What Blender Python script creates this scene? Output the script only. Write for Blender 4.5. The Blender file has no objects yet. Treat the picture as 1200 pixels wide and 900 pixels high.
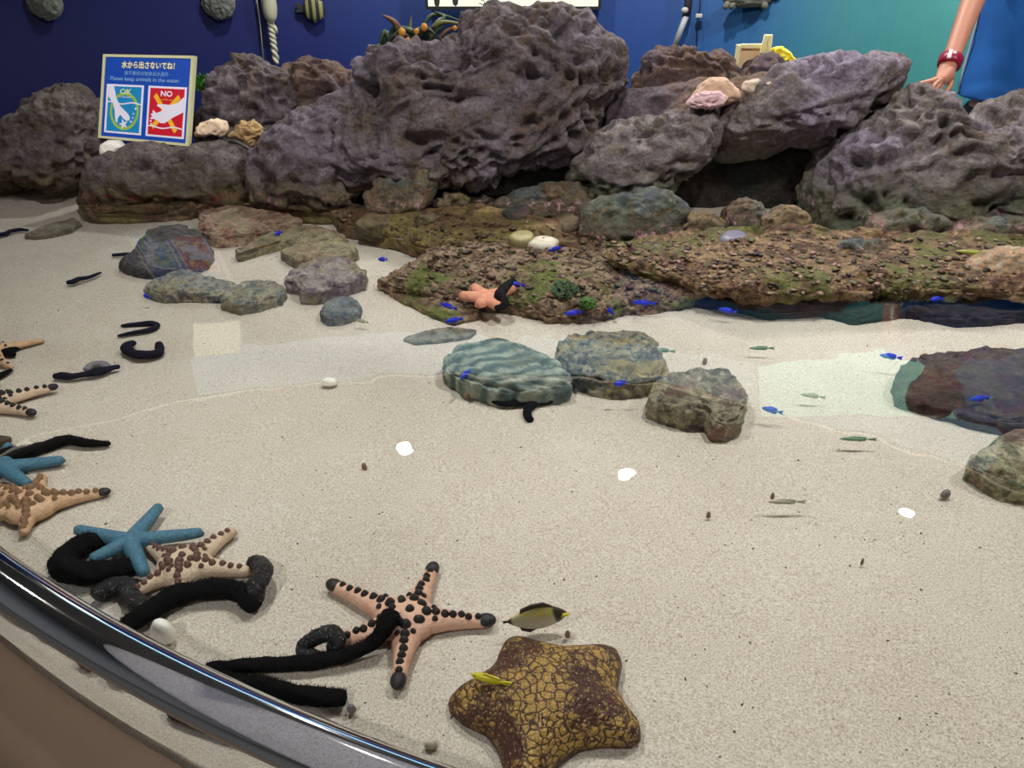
import bpy, bmesh, math, random
import numpy as np
from mathutils import Vector, Matrix
random.seed(7)
SC = bpy.context.scene
COL = SC.collection
PI = math.pi
WZ = 0.06                      # water level above the sand (sand is z = 0)
FLOOR_Z, CEIL_Z = -0.62, 1.80

# ------------------------------------------------------------ camera geometry
CAMP = np.array([0.0, 0.0, 0.82]); PITCH = math.radians(30.0); FPX = 950.0
FWD = np.array([0, math.cos(PITCH), -math.sin(PITCH)])
UPV = np.array([0, math.sin(PITCH), math.cos(PITCH)])
RGT = np.array([1.0, 0, 0])
def ray(px, py): return FWD*FPX + RGT*(px-600.0) + UPV*(450.0-py)
def G(px, py, z=0.0):
    d = ray(px, py); return CAMP + d*((z-CAMP[2])/d[2])
def PY(px, py, y):
    d = ray(px, py); return CAMP + d*(y/d[1])
def PL(px, py, P, n):
    d = ray(px, py); return CAMP + d*(np.dot(P-CAMP, n)/np.dot(d, n))
def depth(P): return float(np.dot(np.asarray(P)-CAMP, FWD))
def mirrored(px, py, z):       # where a ray mirrored by the water reaches height z
    zz = 2*WZ - z
    d = ray(px, py); P = CAMP + d*((zz-CAMP[2])/d[2]); return np.array([P[0], P[1], z])
cam = bpy.data.cameras.new('camera'); co = bpy.data.objects.new('camera', cam); COL.objects.link(co)
co.location = CAMP; co.rotation_euler = (PI/2-PITCH, 0, 0)
cam.sensor_width = 36; cam.lens = FPX/1200*36; cam.clip_start = 0.02; cam.clip_end = 60
SC.camera = co

# ------------------------------------------------------------ noise (numpy)
def _h(ix, iy, iz, seed):
    h = (ix.astype(np.int64)*374761393 + iy.astype(np.int64)*668265263 + iz.astype(np.int64)*2147483647 + seed*974634777) & 0xffffffff
    h = ((h ^ (h >> 13))*1274126177) & 0xffffffff
    h = ((h ^ (h >> 16))*2246822519) & 0xffffffff
    return (h ^ (h >> 15)) & 0xffffffff
def gn(P, seed=0):
    I = np.floor(P); Fr = P-I; I = I.astype(np.int64)
    u = Fr*Fr*Fr*(Fr*(Fr*6-15)+10)
    out = np.zeros(len(P))
    for dx in (0, 1):
        wx = u[:, 0] if dx else 1-u[:, 0]
        for dy in (0, 1):
            wy = u[:, 1] if dy else 1-u[:, 1]
            for dz in (0, 1):
                wz = u[:, 2] if dz else 1-u[:, 2]
                h = _h(I[:, 0]+dx, I[:, 1]+dy, I[:, 2]+dz, seed)
                gx = (h & 1023)/511.5-1; gy = ((h >> 10) & 1023)/511.5-1; gz = ((h >> 20) & 1023)/511.5-1
                out += wx*wy*wz*(gx*(Fr[:, 0]-dx)+gy*(Fr[:, 1]-dy)+gz*(Fr[:, 2]-dz))
    return out*1.4
def fbm(P, oc=5, seed=0, gain=.5, lac=2.07):
    s = np.zeros(len(P)); a = 1.0; f = 1.0
    for k in range(oc):
        s += a*gn(P*f+k*17.3, seed+k); a *= gain; f *= lac
    return s
def ridged(P, oc=4, seed=0, gain=.55):
    s = np.zeros(len(P)); a = 1.0; f = 1.0; n = 0
    for k in range(oc):
        s += a*(1-np.abs(gn(P*f+k*11.1, seed+k))*2); n += a; a *= gain; f *= 2.1
    return s/n
def worley(P, seed=0):
    I = np.floor(P).astype(np.int64); best = np.full(len(P), 9.0)
    for dx in (-1, 0, 1):
        for dy in (-1, 0, 1):
            for dz in (-1, 0, 1):
                c = I+np.array([dx, dy, dz]); h = _h(c[:, 0], c[:, 1], c[:, 2], seed)
                q = c+np.stack([(h & 1023)/1023., ((h >> 10) & 1023)/1023., ((h >> 20) & 1023)/1023.], 1)
                best = np.minimum(best, ((P-q)**2).sum(1))
    return np.sqrt(best)

# ------------------------------------------------------------ objects
def tag(o, label=None, cat=None, group=None, kind=None):
    if label: o['label'] = label
    if cat: o['category'] = cat
    if group: o['group'] = group
    if kind: o['kind'] = kind
    return o
def empty(name, loc, label, cat, group=None):
    o = bpy.data.objects.new(name, None); o.empty_display_size = .03; o.location = tuple(loc); COL.objects.link(o)
    return tag(o, label, cat, group)
def mkmesh(name, V, F, smooth=True):
    V = np.asarray(V, float); me = bpy.data.meshes.new(name)
    if isinstance(F, np.ndarray):
        k = F.shape[1]; n = len(F)
        me.vertices.add(len(V)); me.vertices.foreach_set('co', V.astype(np.float32).ravel())
        me.loops.add(n*k); me.loops.foreach_set('vertex_index', F.astype(np.int32).ravel())
        me.polygons.add(n); me.polygons.foreach_set('loop_start', np.arange(0, n*k, k, dtype=np.int32))
        try: me.polygons.foreach_set('loop_total', np.full(n, k, dtype=np.int32))
        except Exception: pass
        me.update(calc_edges=True)
    else:
        me.from_pydata([tuple(v) for v in V], [], [tuple(int(i) for i in f) for f in F]); me.update()
    if smooth: me.polygons.foreach_set('use_smooth', [True]*len(me.polygons))
    return me
def emit(name, V, F, mat, label=None, cat=None, group=None, parent=None, smooth=True, loc=None, kind=None):
    V = np.asarray(V, float)
    if parent is not None:
        p = parent; off = np.zeros(3)
        while p is not None: off = off+np.array(p.location); p = p.parent
    else:
        off = np.array(loc, float) if loc is not None else np.array([(V[:, 0].min()+V[:, 0].max())/2, (V[:, 1].min()+V[:, 1].max())/2, V[:, 2].min()])
    me = mkmesh(name, V-off, F, smooth); o = bpy.data.objects.new(name, me); COL.objects.link(o)
    if parent is not None: o.parent = parent
    else: o.location = tuple(off)
    if mat is not None: me.materials.append(mat)
    return tag(o, label, cat, group, kind)
class MB:
    def __init__(s): s.V = []; s.F = []
    def add(s, V, F):
        n = len(s.V); s.V += [tuple(map(float, v)) for v in V]; s.F += [tuple(int(i)+n for i in f) for f in F]; return s
    def emit(s, name, mat, **k): return emit(name, s.V, s.F, mat, **k)
    def box(s, c, h, R=None):
        c = np.array(c, float); h = np.array(h, float)
        P = [np.array([x, y, z])*h for x in (-1, 1) for y in (-1, 1) for z in (-1, 1)]
        if R is not None: P = [R@p for p in P]
        return s.add([c+p for p in P], [(0, 1, 3, 2), (4, 6, 7, 5), (0, 4, 5, 1), (2, 3, 7, 6), (0, 2, 6, 4), (1, 5, 7, 3)])
    def rbox(s, c, h, r, R=None, n=3):       # box with rounded vertical-section edges (bevelled)
        bm = bmesh.new(); bmesh.ops.create_cube(bm, size=2)
        for v in bm.verts: v.co = Vector((v.co.x*h[0], v.co.y*h[1], v.co.z*h[2]))
        bmesh.ops.bevel(bm, geom=bm.edges[:], offset=r, segments=n, affect='EDGES', profile=.5)
        bm.verts.index_update(); c = np.array(c, float)
        P = [np.array(v.co) for v in bm.verts]
        if R is not None: P = [R@p for p in P]
        s.add([c+p for p in P], [[v.index for v in f.verts] for f in bm.faces]); bm.free(); return s
    def tube(s, pts, rads, n=12, cap=True, up=(0, 0, 1)):
        V, F = tube(pts, rads, n, cap, up); return s.add(V, F)
    def ball(s, c, r, n=12, m=8):
        V, F = ball(c, r, n, m); return s.add(V, F)
    def prism(s, poly, fn, d0, d1):          # poly in 2d, fn(u,v,d)->3d
        n = len(poly); V = [fn(u, v, d1) for u, v in poly]+[fn(u, v, d0) for u, v in poly]
        F = [tuple(range(n)), tuple(range(2*n-1, n-1, -1))]+[(i, i+n, (i+1) % n+n, (i+1) % n) for i in range(n)]
        return s.add(V, F)
def tube(pts, rads, n=12, cap=True, up=(0, 0, 1), flat=1.0):
    pts = np.asarray(pts, float); rads = np.broadcast_to(np.asarray(rads, float), (len(pts),)); up = np.array(up, float)
    V = []; F = []
    T = np.gradient(pts, axis=0); T /= np.linalg.norm(T, axis=1)[:, None]+1e-12
    prev = None
    for i, (p, t) in enumerate(zip(pts, T)):
        b = np.cross(t, up)
        if np.linalg.norm(b) < .05: b = np.cross(t, np.array([0.3, 1., 0])) if prev is None else prev
        b /= np.linalg.norm(b); prev = b; c = np.cross(b, t)
        for k in range(n):
            a = 2*PI*k/n; V.append(p+rads[i]*(math.cos(a)*b+math.sin(a)*c*flat))
    m = len(pts)
    for i in range(m-1):
        for k in range(n):
            F.append((i*n+k, i*n+(k+1) % n, (i+1)*n+(k+1) % n, (i+1)*n+k))
    if cap: F.append(tuple(range(n-1, -1, -1))); F.append(tuple((m-1)*n+k for k in range(n)))
    return V, F
def ball(c, r, n=12, m=8):
    c = np.array(c, float); r = np.array(r, float)*np.ones(3); V = [c+r*np.array([0, 0, 1])]; F = []
    for i in range(1, m):
        for k in range(n):
            V.append(c+r*np.array([math.sin(PI*i/m)*math.cos(2*PI*k/n), math.sin(PI*i/m)*math.sin(2*PI*k/n), math.cos(PI*i/m)]))
    V.append(c-r*np.array([0, 0, 1])); L = len(V)-1
    for k in range(n):
        F.append((0, 1+k, 1+(k+1) % n)); F.append((L, L-n+(k+1) % n, L-n+k))
    for i in range(m-2):
        for k in range(n):
            F.append((1+i*n+k, 1+(i+1)*n+k, 1+(i+1)*n+(k+1) % n, 1+i*n+(k+1) % n))
    return V, F
def spline(pts, n):
    P = np.asarray(pts, float); m = len(P)
    E = np.vstack([2*P[0]-P[1], P, 2*P[-1]-P[-2]]); out = []
    for t in np.linspace(0, m-1, n):
        i = min(int(t), m-2); f = t-i; a, b, c, d = E[i], E[i+1], E[i+2], E[i+3]
        out.append(.5*((2*b)+(c-a)*f+(2*a-5*b+4*c-d)*f*f+(3*b-a-3*c+d)*f**3))
    return np.array(out)
_ico = {}
def ico(n):
    if n not in _ico:
        bm = bmesh.new(); bmesh.ops.create_icosphere(bm, subdivisions=n, radius=1)
        bm.verts.index_update()
        V = np.array([v.co[:] for v in bm.verts]); F = np.array([[v.index for v in f.verts] for f in bm.faces]); bm.free()
        _ico[n] = (V, F)
    return _ico[n]
def vnormals(V, F):
    fn = np.cross(V[F[:, 1]]-V[F[:, 0]], V[F[:, 2]]-V[F[:, 0]]); N = np.zeros_like(V)
    for k in range(3): np.add.at(N, F[:, k], fn)
    return N/(np.linalg.norm(N, axis=1)[:, None]+1e-12)
def radial(poly, n=720, smooth=7):
    """outline (k,2) about its centroid -> radius per angle"""
    P = np.asarray(poly, float); x, y = P[:, 0], P[:, 1]; x2, y2 = np.roll(x, -1), np.roll(y, -1); cr = x*y2-x2*y
    A = cr.sum()/2; c = np.array([((x+x2)*cr).sum(), ((y+y2)*cr).sum()])/(6*A)
    Q = P-c; Q2 = np.roll(Q, -1, 0); R = np.zeros(n)
    for i in range(n):
        a = 2*PI*i/n; d = np.array([math.cos(a), math.sin(a)]); best = 0
        for p, q in zip(Q, Q2):
            e = q-p; det = d[0]*(-e[1])+e[0]*d[1]
            if abs(det) < 1e-12: continue
            t = (p[0]*(-e[1])+e[0]*p[1])/det; s = (d[0]*p[1]-d[1]*p[0])/det
            if -1e-6 <= s <= 1+1e-6 and t > best: best = t
        R[i] = best
    if smooth > 1:
        k = np.hanning(smooth+2)[1:-1]; k /= k.sum(); h = smooth//2
        R = np.convolve(np.concatenate([R[-h:], R, R[:h]]), k, 'valid')[:n]
    return c, R
def Rat(R, a):
    n = len(R); t = (a/(2*PI)*n) % n; i = t.astype(int) % n; f = t-np.floor(t)
    return R[i]*(1-f)+R[(i+1) % n]*f

# ------------------------------------------------------------ materials
def lin(r, g, b):
    f = lambda c: (c/255/12.92) if c/255 <= .04045 else ((c/255+.055)/1.055)**2.4
    return (f(r), f(g), f(b), 1)
class NT:
    def __init__(s, name):
        s.m = bpy.data.materials.new(name); s.m.use_nodes = True; s.t = s.m.node_tree; s.t.nodes.clear()
        s.out = s.n('ShaderNodeOutputMaterial'); s._pos = None
    def n(s, typ, **k):
        x = s.t.nodes.new(typ)
        for a, b in k.items(): setattr(x, a, b)
        return x
    def l(s, a, b): s.t.links.new(a, b)
    def set(s, inp, v):
        if hasattr(v, 'is_linked') or isinstance(v, bpy.types.NodeSocket): s.l(v, inp)
        else: inp.default_value = v
    def pos(s):
        if s._pos is None: s._pos = s.n('ShaderNodeNewGeometry').outputs['Position']
        return s._pos
    def obj(s): return s.n('ShaderNodeTexCoord').outputs['Object']
    def mapping(s, v, scale=(1, 1, 1), rot=(0, 0, 0)):
        m = s.n('ShaderNodeMapping'); s.l(v, m.inputs['Vector']); m.inputs['Scale'].default_value = scale; m.inputs['Rotation'].default_value = rot; return m.outputs[0]
    def noise(s, v, scale, detail=6, rough=.6, dist=0):
        x = s.n('ShaderNodeTexNoise'); s.l(v, x.inputs['Vector']); x.inputs['Scale'].default_value = scale; x.inputs['Detail'].default_value = detail
        x.inputs['Roughness'].default_value = rough; x.inputs['Distortion'].default_value = dist; return x.outputs['Fac']
    def vor(s, v, scale, feature='F1', out='Distance', rnd=1):
        x = s.n('ShaderNodeTexVoronoi'); x.feature = feature; s.l(v, x.inputs['Vector']); x.inputs['Scale'].default_value = scale; x.inputs['Randomness'].default_value = rnd; return x.outputs[out]
    def ramp(s, f, stops, interp='LINEAR'):
        x = s.n('ShaderNodeValToRGB'); s.l(f, x.inputs[0]); e = x.color_ramp; e.interpolation = interp
        while len(e.elements) < len(stops): e.elements.new(.5)
        for i, (p, c) in enumerate(stops): e.elements[i].position = p; e.elements[i].color = c if len(c) == 4 else (*c, 1)
        return x.outputs[0]
    def step(s, f, a, b):
        x = s.n('ShaderNodeMapRange'); s.l(f, x.inputs[0]); x.inputs[1].default_value = a; x.inputs[2].default_value = b; return x.outputs[0]
    def mix(s, f, a, b, typ='MIX'):
        x = s.n('ShaderNodeMix', data_type='RGBA', blend_type=typ); s.set(x.inputs[0], f); s.set(x.inputs[6], a); s.set(x.inputs[7], b); return x.outputs[2]
    def math(s, op, a, b=0.):
        x = s.n('ShaderNodeMath', operation=op); s.set(x.inputs[0], a); s.set(x.inputs[1], b); return x.outputs[0]
    def xyz(s, v):
        x = s.n('ShaderNodeSeparateXYZ'); s.l(v, x.inputs[0]); return x.outputs
    def bump(s, h, strength=.5, dist=.01, nrm=None):
        x = s.n('ShaderNodeBump'); s.l(h, x.inputs['Height']); x.inputs['Strength'].default_value = strength; x.inputs['Distance'].default_value = dist
        if nrm is not None: s.l(nrm, x.inputs['Normal'])
        return x.outputs[0]
    def pbr(s, col, rough=.6, nrm=None, spec=.5, **k):
        b = s.n('ShaderNodeBsdfPrincipled'); s.set(b.inputs['Base Color'], col); s.set(b.inputs['Roughness'], rough)
        b.inputs['Specular IOR Level'].default_value = spec
        if nrm is not None: s.l(nrm, b.inputs['Normal'])
        for a, v in k.items(): s.set(b.inputs[a.replace('_', ' ')], v)
        s.l(b.outputs[0], s.out.inputs[0]); return s.m
def plain(name, col, rough=.55, vary=.12, scale=20, bump=0., bscale=80, spec=.5, **k):
    t = NT(name); p = t.obj(); c = t.mix(t.noise(p, scale, 4), tuple(x*(1-vary) for x in col[:3])+(1,), tuple(min(1, x*(1+vary)) for x in col[:3])+(1,))
    nrm = t.bump(t.noise(p, bscale, 5), bump, .003) if bump else None
    return t.pbr(c, rough, nrm, spec, **k)
def glow(name, col, s):
    t = NT(name); e = t.n('ShaderNodeEmission'); e.inputs[0].default_value = col; e.inputs[1].default_value = s; t.l(e.outputs[0], t.out.inputs[0]); return t.m

def rockmat(name, stops, sc=6., patch=None, patch2=None, algae=None, zr=(.07, .16), zamp=.08, rough=.85, wetrough=.35, bs=1., stretch=(1, 1, 1), pits=24., hue=None, pk=None):
    t = NT(name); p = t.pos(); ps = t.mapping(p, stretch)
    n1 = t.noise(ps, sc, 8, .68, .4)
    c = t.ramp(n1, stops)
    n2 = t.noise(ps, sc*3.7, 7, .7)
    if patch is not None: c = t.mix(t.step(n2, .5, .58), c, patch)
    if patch2 is not None: c = t.mix(t.step(t.noise(p, sc*.55, 5, .65), .5, .6), c, patch2)
    c = t.mix(.85, c, t.ramp(t.noise(ps, 30, 6, .72, .3), [(.3, (.16, .15, .15)), (.47, (.46, .45, .44)), (.56, (.55, .55, .56)), (.72, (.84, .83, .84))]), 'OVERLAY')
    fine = t.noise(p, 120, 4, .75)
    c = t.mix(.7, c, t.ramp(fine, [(.3, (.26, .26, .26)), (.7, (.74, .74, .74))]), 'OVERLAY')
    z = t.xyz(p)[2]
    zz = t.math('ADD', z, t.math('MULTIPLY', t.math('SUBTRACT', t.noise(p, 7, 6, .65), .5), zamp*3))
    wet = t.step(zz, zr[1], zr[0])
    if algae is not None:
        a = t.ramp(t.noise(p, 13, 8, .7, .5), algae)
        a = t.mix(.6, a, t.ramp(t.noise(p, 90, 5, .75), [(.32, (.2, .2, .2)), (.68, (.75, .75, .75))]), 'OVERLAY')
        c = t.mix(wet, c, a)
    if pk is not None:   # crusts of pink coralline algae just above the water
        pn = t.step(t.noise(p, 40, 5, .7), .53, .6)
        band = t.math('MULTIPLY', t.step(z, .045, .06), t.step(z, .10, .07))
        c = t.mix(t.math('MULTIPLY', pn, band), c, pk)
    r = t.math('ADD', t.math('MULTIPLY', wet, wetrough-rough), rough)
    h = t.math('ADD', t.math('MULTIPLY', t.noise(ps, 26, 9, .74), 1.), t.math('MULTIPLY', t.vor(t.mapping(ps, (1, 1, 1.5)), pits*2.2, 'SMOOTH_F1'), .42))
    h = t.math('ADD', h, t.math('MULTIPLY', t.noise(p, 170, 4, .7), .25))
    nrm = t.bump(h, .95*bs, .022)
    return t.pbr(c, r, nrm, .35)
# ------------------------------------------------------------ material library
g3 = lambda v, a=1.: (v, v, v)
LAV_ALG = [(.28, lin(34, 28, 23)), (.43, lin(80, 66, 50)), (.5, lin(118, 104, 78)), (.57, lin(86, 80, 60)), (.66, lin(74, 46, 38)), (.8, lin(40, 36, 34))]
M_LAVA = rockmat('lava_rock', [(.25, lin(60, 53, 54)), (.45, lin(100, 90, 92)), (.6, lin(122, 111, 115)), (.78, lin(154, 142, 146))], 4.5,
                 patch=lin(104, 88, 78), patch2=lin(126, 116, 128), algae=LAV_ALG, pk=lin(164, 124, 132))
M_LAVA_R = rockmat('lava_rock_pale', [(.25, lin(76, 68, 66)), (.45, lin(122, 112, 112)), (.6, lin(144, 134, 136)), (.78, lin(176, 166, 168))], 4.5,
                 patch=lin(116, 104, 94), patch2=lin(142, 131, 148), algae=[(.28, lin(52, 46, 36)), (.45, lin(96, 92, 70)), (.55, lin(112, 120, 100)), (.68, lin(92, 76, 56)), (.8, lin(70, 66, 58))], zr=(.1, .2), pk=lin(200, 160, 170))
M_LAVA_B = rockmat('lava_rock_brown', [(.25, lin(66, 54, 56)), (.45, lin(100, 84, 82)), (.6, lin(120, 98, 88)), (.78, lin(146, 118, 92))], 6,
                 patch=lin(106, 84, 68), patch2=lin(92, 80, 88), algae=LAV_ALG)
M_LAVA_L = rockmat('lava_rock_dim', [(.25, lin(62, 56, 58)), (.45, lin(104, 94, 94)), (.6, lin(124, 114, 112)), (.78, lin(150, 138, 132))], 6,
                 patch=lin(92, 82, 68), patch2=lin(118, 108, 112), algae=LAV_ALG, pk=lin(120, 52, 48))
M_WETR = rockmat('wet_rubble', [(.25, lin(54, 48, 44)), (.42, lin(96, 88, 76)), (.55, lin(124, 114, 96)), (.66, lin(96, 104, 88)), (.8, lin(146, 134, 122))], 9,
                 patch=lin(116, 92, 66), patch2=lin(84, 92, 90), algae=LAV_ALG, zr=(.05, .12), rough=.6, pk=lin(204, 160, 170))
M_GREENR = rockmat('algae_rubble', [(.25, lin(46, 50, 46)), (.42, lin(84, 90, 82)), (.55, lin(106, 112, 96)), (.66, lin(74, 96, 80)), (.8, lin(134, 128, 112))], 8,
                 patch=lin(110, 100, 76), patch2=lin(76, 82, 92), algae=LAV_ALG, zr=(.05, .12), rough=.6, pk=lin(204, 150, 160))
M_TANR = rockmat('tan_rubble', [(.25, lin(78, 66, 54)), (.45, lin(132, 116, 94)), (.6, lin(152, 134, 104)), (.8, lin(176, 160, 138))], 10,
                 patch=lin(128, 108, 64), algae=LAV_ALG, zr=(.04, .1), rough=.55)
M_PALER = rockmat('glinting_rubble', [(.25, lin(90, 76, 66)), (.45, lin(164, 146, 122)), (.6, lin(196, 178, 150)), (.8, lin(226, 212, 190))], 22,
                 patch=lin(196, 150, 110), rough=.35, zr=(-.1, -.05))
LEDGE = [(.25, lin(44, 30, 24)), (.38, lin(92, 72, 52)), (.47, lin(138, 114, 84)), (.54, lin(112, 88, 62)), (.62, lin(72, 44, 36)), (.72, lin(102, 94, 62)), (.85, lin(50, 36, 30))]
M_LEDGE = rockmat('ledge_brown', LEDGE, 8, patch=lin(118, 84, 62), patch2=lin(136, 122, 70), rough=.7, zr=(-.2, -.1), bs=.8)
M_LEDGE_G = rockmat('ledge_mossy', [(.25, lin(52, 36, 28)), (.37, lin(104, 82, 62)), (.46, lin(166, 144, 120)), (.55, lin(140, 114, 92)), (.63, lin(86, 54, 44)), (.72, lin(104, 102, 62)), (.85, lin(60, 44, 36))], 13,
                 patch=lin(92, 70, 50), patch2=lin(104, 112, 50), rough=.7, zr=(-.2, -.1), bs=.8)
M_LEDGE_D = rockmat('ledge_right', [(.26, lin(36, 24, 20)), (.37, lin(84, 62, 42)), (.47, lin(140, 116, 82)), (.55, lin(98, 72, 48)), (.62, lin(60, 38, 30)), (.72, lin(84, 78, 44)), (.85, lin(44, 32, 26))], 11,
                 patch=lin(72, 44, 36), patch2=lin(92, 92, 46), rough=.6, zr=(-.2, -.1), bs=.8)
def slab(name, a, b, c, patch=None, patch2=None, stretch=(1, 1, 1), sc=9): return rockmat(name, [(.28, a), (.42, b), (.54, c), (.66, b), (.8, a)], sc, patch=patch, patch2=patch2, rough=.7, zr=(-.2, -.1), stretch=stretch, bs=.8)
M_RED = slab('reddish_slab', lin(110, 84, 76), lin(158, 128, 114), lin(176, 148, 130), lin(138, 84, 74), lin(150, 140, 112))
M_OLIVE = slab('olive_slab', lin(92, 86, 66), lin(146, 138, 106), lin(164, 152, 118), lin(120, 116, 92), lin(150, 128, 104))
M_GREYO = slab('grey_olive_slab', lin(84, 84, 72), lin(140, 138, 122), lin(166, 160, 140), lin(112, 118, 116), lin(150, 146, 110))
M_GREYS = slab('blue_grey_slab', lin(70, 78, 84), lin(116, 122, 124), lin(140, 146, 142), lin(96, 108, 116), lin(128, 130, 112))
M_DARKS = slab('faint_grey_slab', lin(96, 92, 78), lin(132, 126, 108), lin(146, 140, 120), lin(112, 108, 92))
def ribmat():
    t = NT('ribbed_grey_slab'); p = t.pos(); q = t.mapping(p, (1, 1, 1), (0, 0, -.42))
    w = t.n('ShaderNodeTexWave'); w.bands_direction = 'Y'; t.l(q, w.inputs['Vector']); w.inputs['Scale'].default_value = 8.5; w.inputs['Distortion'].default_value = 3.2; w.inputs['Detail'].default_value = 4; w.inputs['Detail Scale'].default_value = 2.2
    f = t.math('ADD', t.math('MULTIPLY', w.outputs['Fac'], .36), t.math('MULTIPLY', t.noise(p, 26, 7, .72), .78))
    c = t.ramp(f, [(.25, lin(52, 66, 68)), (.45, lin(92, 108, 104)), (.62, lin(134, 144, 132)), (.82, lin(168, 174, 158))])
    c = t.mix(t.step(t.noise(p, 11, 5, .65), .52, .62), c, lin(104, 110, 92))
    c = t.mix(.6, c, t.ramp(t.noise(p, 120, 4, .75), [(.3, (.28, .28, .28)), (.7, (.72, .72, .72))]), 'OVERLAY')
    return t.pbr(c, .7, t.bump(t.math('ADD', w.outputs['Fac'], t.math('MULTIPLY', t.noise(p, 60, 7, .7), 1.6)), .6, .01), .35)
M_RIB = ribmat()
M_MAROON = slab('maroon_reef', lin(36, 31, 30), lin(72, 60, 54), lin(96, 82, 70), lin(84, 52, 60), lin(58, 62, 58))
M_FLECK = slab('flecked_rock', lin(54, 54, 56), lin(112, 112, 104), lin(158, 152, 126), lin(72, 76, 84), lin(168, 150, 100), sc=16)
M_TAN2 = slab('tan_grey_rock', lin(78, 74, 64), lin(140, 132, 112), lin(166, 156, 130), lin(98, 92, 78), lin(138, 112, 100), sc=14)

M_CAVE_SHADE = slab('cave_shade_rock', lin(24, 21, 20), lin(44, 38, 36), lin(62, 54, 50), lin(50, 38, 32), lin(38, 42, 38), sc=12)  # near-black colour stands in for the shade inside the caves
M_LEDGE_SHADE = slab('ledge_shade_rock', lin(26, 20, 18), lin(46, 36, 32), lin(62, 50, 42), lin(52, 30, 30), lin(40, 44, 40), sc=14)  # dark tone stands in for the shadow band under the long ledge
def sandmat():
    t = NT('coral_sand'); p = t.pos()
    c = t.ramp(t.noise(p, 2.4, 5, .6), [(.3, lin(196, 183, 169)), (.7, lin(211, 200, 187))])
    c = t.mix(.75, c, t.ramp(t.noise(p, 330, 3, .8), [(.3, (.10, .09, .08)), (.47, (.5, .5, .5)), (.7, (.84, .84, .84))]), 'OVERLAY')
    sp = t.math('MULTIPLY', t.step(t.vor(p, 240), .2, .13), t.step(t.noise(p, 60, 4, .7), .5, .58))
    c = t.mix(t.math('MULTIPLY', sp, .8), c, lin(92, 78, 64))
    sp2 = t.math('MULTIPLY', t.step(t.vor(p, 95), .13, .08), t.step(t.noise(p, 9, 5, .7), .52, .62))
    c = t.mix(t.math('MULTIPLY', sp2, .85), c, lin(84, 66, 50))
    h = t.math('ADD', t.noise(p, 260, 4, .8), t.math('MULTIPLY', t.noise(p, 45, 5, .6), .9))
    return t.pbr(c, .9, t.bump(h, .55, .006), .2)
M_SAND = sandmat()
def watermat():
    t = NT('clear_water'); p = t.pos()
    nrm = t.bump(t.noise(p, 5.0, 2, .5), .05, .02)
    fr = t.n('ShaderNodeFresnel'); fr.inputs[0].default_value = 1.333; t.l(nrm, fr.inputs['Normal'])
    a = t.n('ShaderNodeBsdfTransparent'); a.inputs[0].default_value = (.955, .985, .985, 1)
    g = t.n('ShaderNodeBsdfGlossy'); g.inputs['Roughness'].default_value = .0; t.l(nrm, g.inputs['Normal'])
    m = t.n('ShaderNodeMixShader'); t.l(fr.outputs[0], m.inputs[0]); t.l(a.outputs[0], m.inputs[1]); t.l(g.outputs[0], m.inputs[2]); t.l(m.outputs[0], t.out.inputs[0]); return t.m
M_WATER = watermat()
def rodmat(t, p):
    fr = t.n('ShaderNodeFresnel'); fr.inputs[0].default_value = 1.49
    a = t.n('ShaderNodeBsdfTransparent'); a.inputs[0].default_value = (.80, .81, .86, 1)
    d = t.n('ShaderNodeBsdfDiffuse'); d.inputs[0].default_value = (.34, .34, .42, 1)
    g = t.n('ShaderNodeBsdfGlossy'); g.inputs['Roughness'].default_value = .07
    sc = t.math('MULTIPLY', t.step(t.vor(p, 160), .14, .06), t.step(t.noise(p, 25, 3, .6), .5, .6))
    m0 = t.n('ShaderNodeMixShader'); t.l(t.math('ADD', .24, t.math('MULTIPLY', sc, .5)), m0.inputs[0]); t.l(a.outputs[0], m0.inputs[1]); t.l(d.outputs[0], m0.inputs[2])
    m = t.n('ShaderNodeMixShader'); t.l(fr.outputs[0], m.inputs[0]); t.l(m0.outputs[0], m.inputs[1]); t.l(g.outputs[0], m.inputs[2]); t.l(m.outputs[0], t.out.inputs[0]); return t.m
def acrylic():
    t = NT('clear_acrylic'); p = t.pos(); return rodmat(t, p)

M_ACR = acrylic()
def facemat():
    t = NT('clear_acrylic_face'); fr = t.n('ShaderNodeFresnel'); fr.inputs[0].default_value = 1.40
    a = t.n('ShaderNodeBsdfRefraction'); a.inputs['Color'].default_value = (.94, .96, .96, 1); a.inputs['IOR'].default_value = 1.36; a.inputs['Roughness'].default_value = .015
    g = t.n('ShaderNodeBsdfGlossy'); g.inputs['Roughness'].default_value = .03
    m = t.n('ShaderNodeMixShader'); t.l(fr.outputs[0], m.inputs[0]); t.l(a.outputs[0], m.inputs[1]); t.l(g.outputs[0], m.inputs[2]); t.l(m.outputs[0], t.out.inputs[0]); return t.m
M_FACE = facemat()
def panelmat():
    t = NT('clear_acrylic_sheet'); fr = t.n('ShaderNodeFresnel'); fr.inputs[0].default_value = 1.49
    a = t.n('ShaderNodeBsdfTransparent'); a.inputs[0].default_value = (.93, .94, .95, 1); g = t.n('ShaderNodeBsdfGlossy'); g.inputs['Roughness'].default_value = .03
    m = t.n('ShaderNodeMixShader'); t.l(fr.outputs[0], m.inputs[0]); t.l(a.outputs[0], m.inputs[1]); t.l(g.outputs[0], m.inputs[2]); t.l(m.outputs[0], t.out.inputs[0]); return t.m
M_PANEL = panelmat()
M_SEAM = plain('seam_glue', lin(90, 84, 92), .4, .5, 300, .5, 400)
M_STAND = plain('brown_tank_skirt', lin(128, 108, 90), .5, .15, 12, .1, 50)
M_BLACK = plain('matt_black', lin(22, 20, 24), .6)
M_WHITE = plain('white_shell', lin(236, 232, 222), .5, .05, 30, .3, 60)
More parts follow.
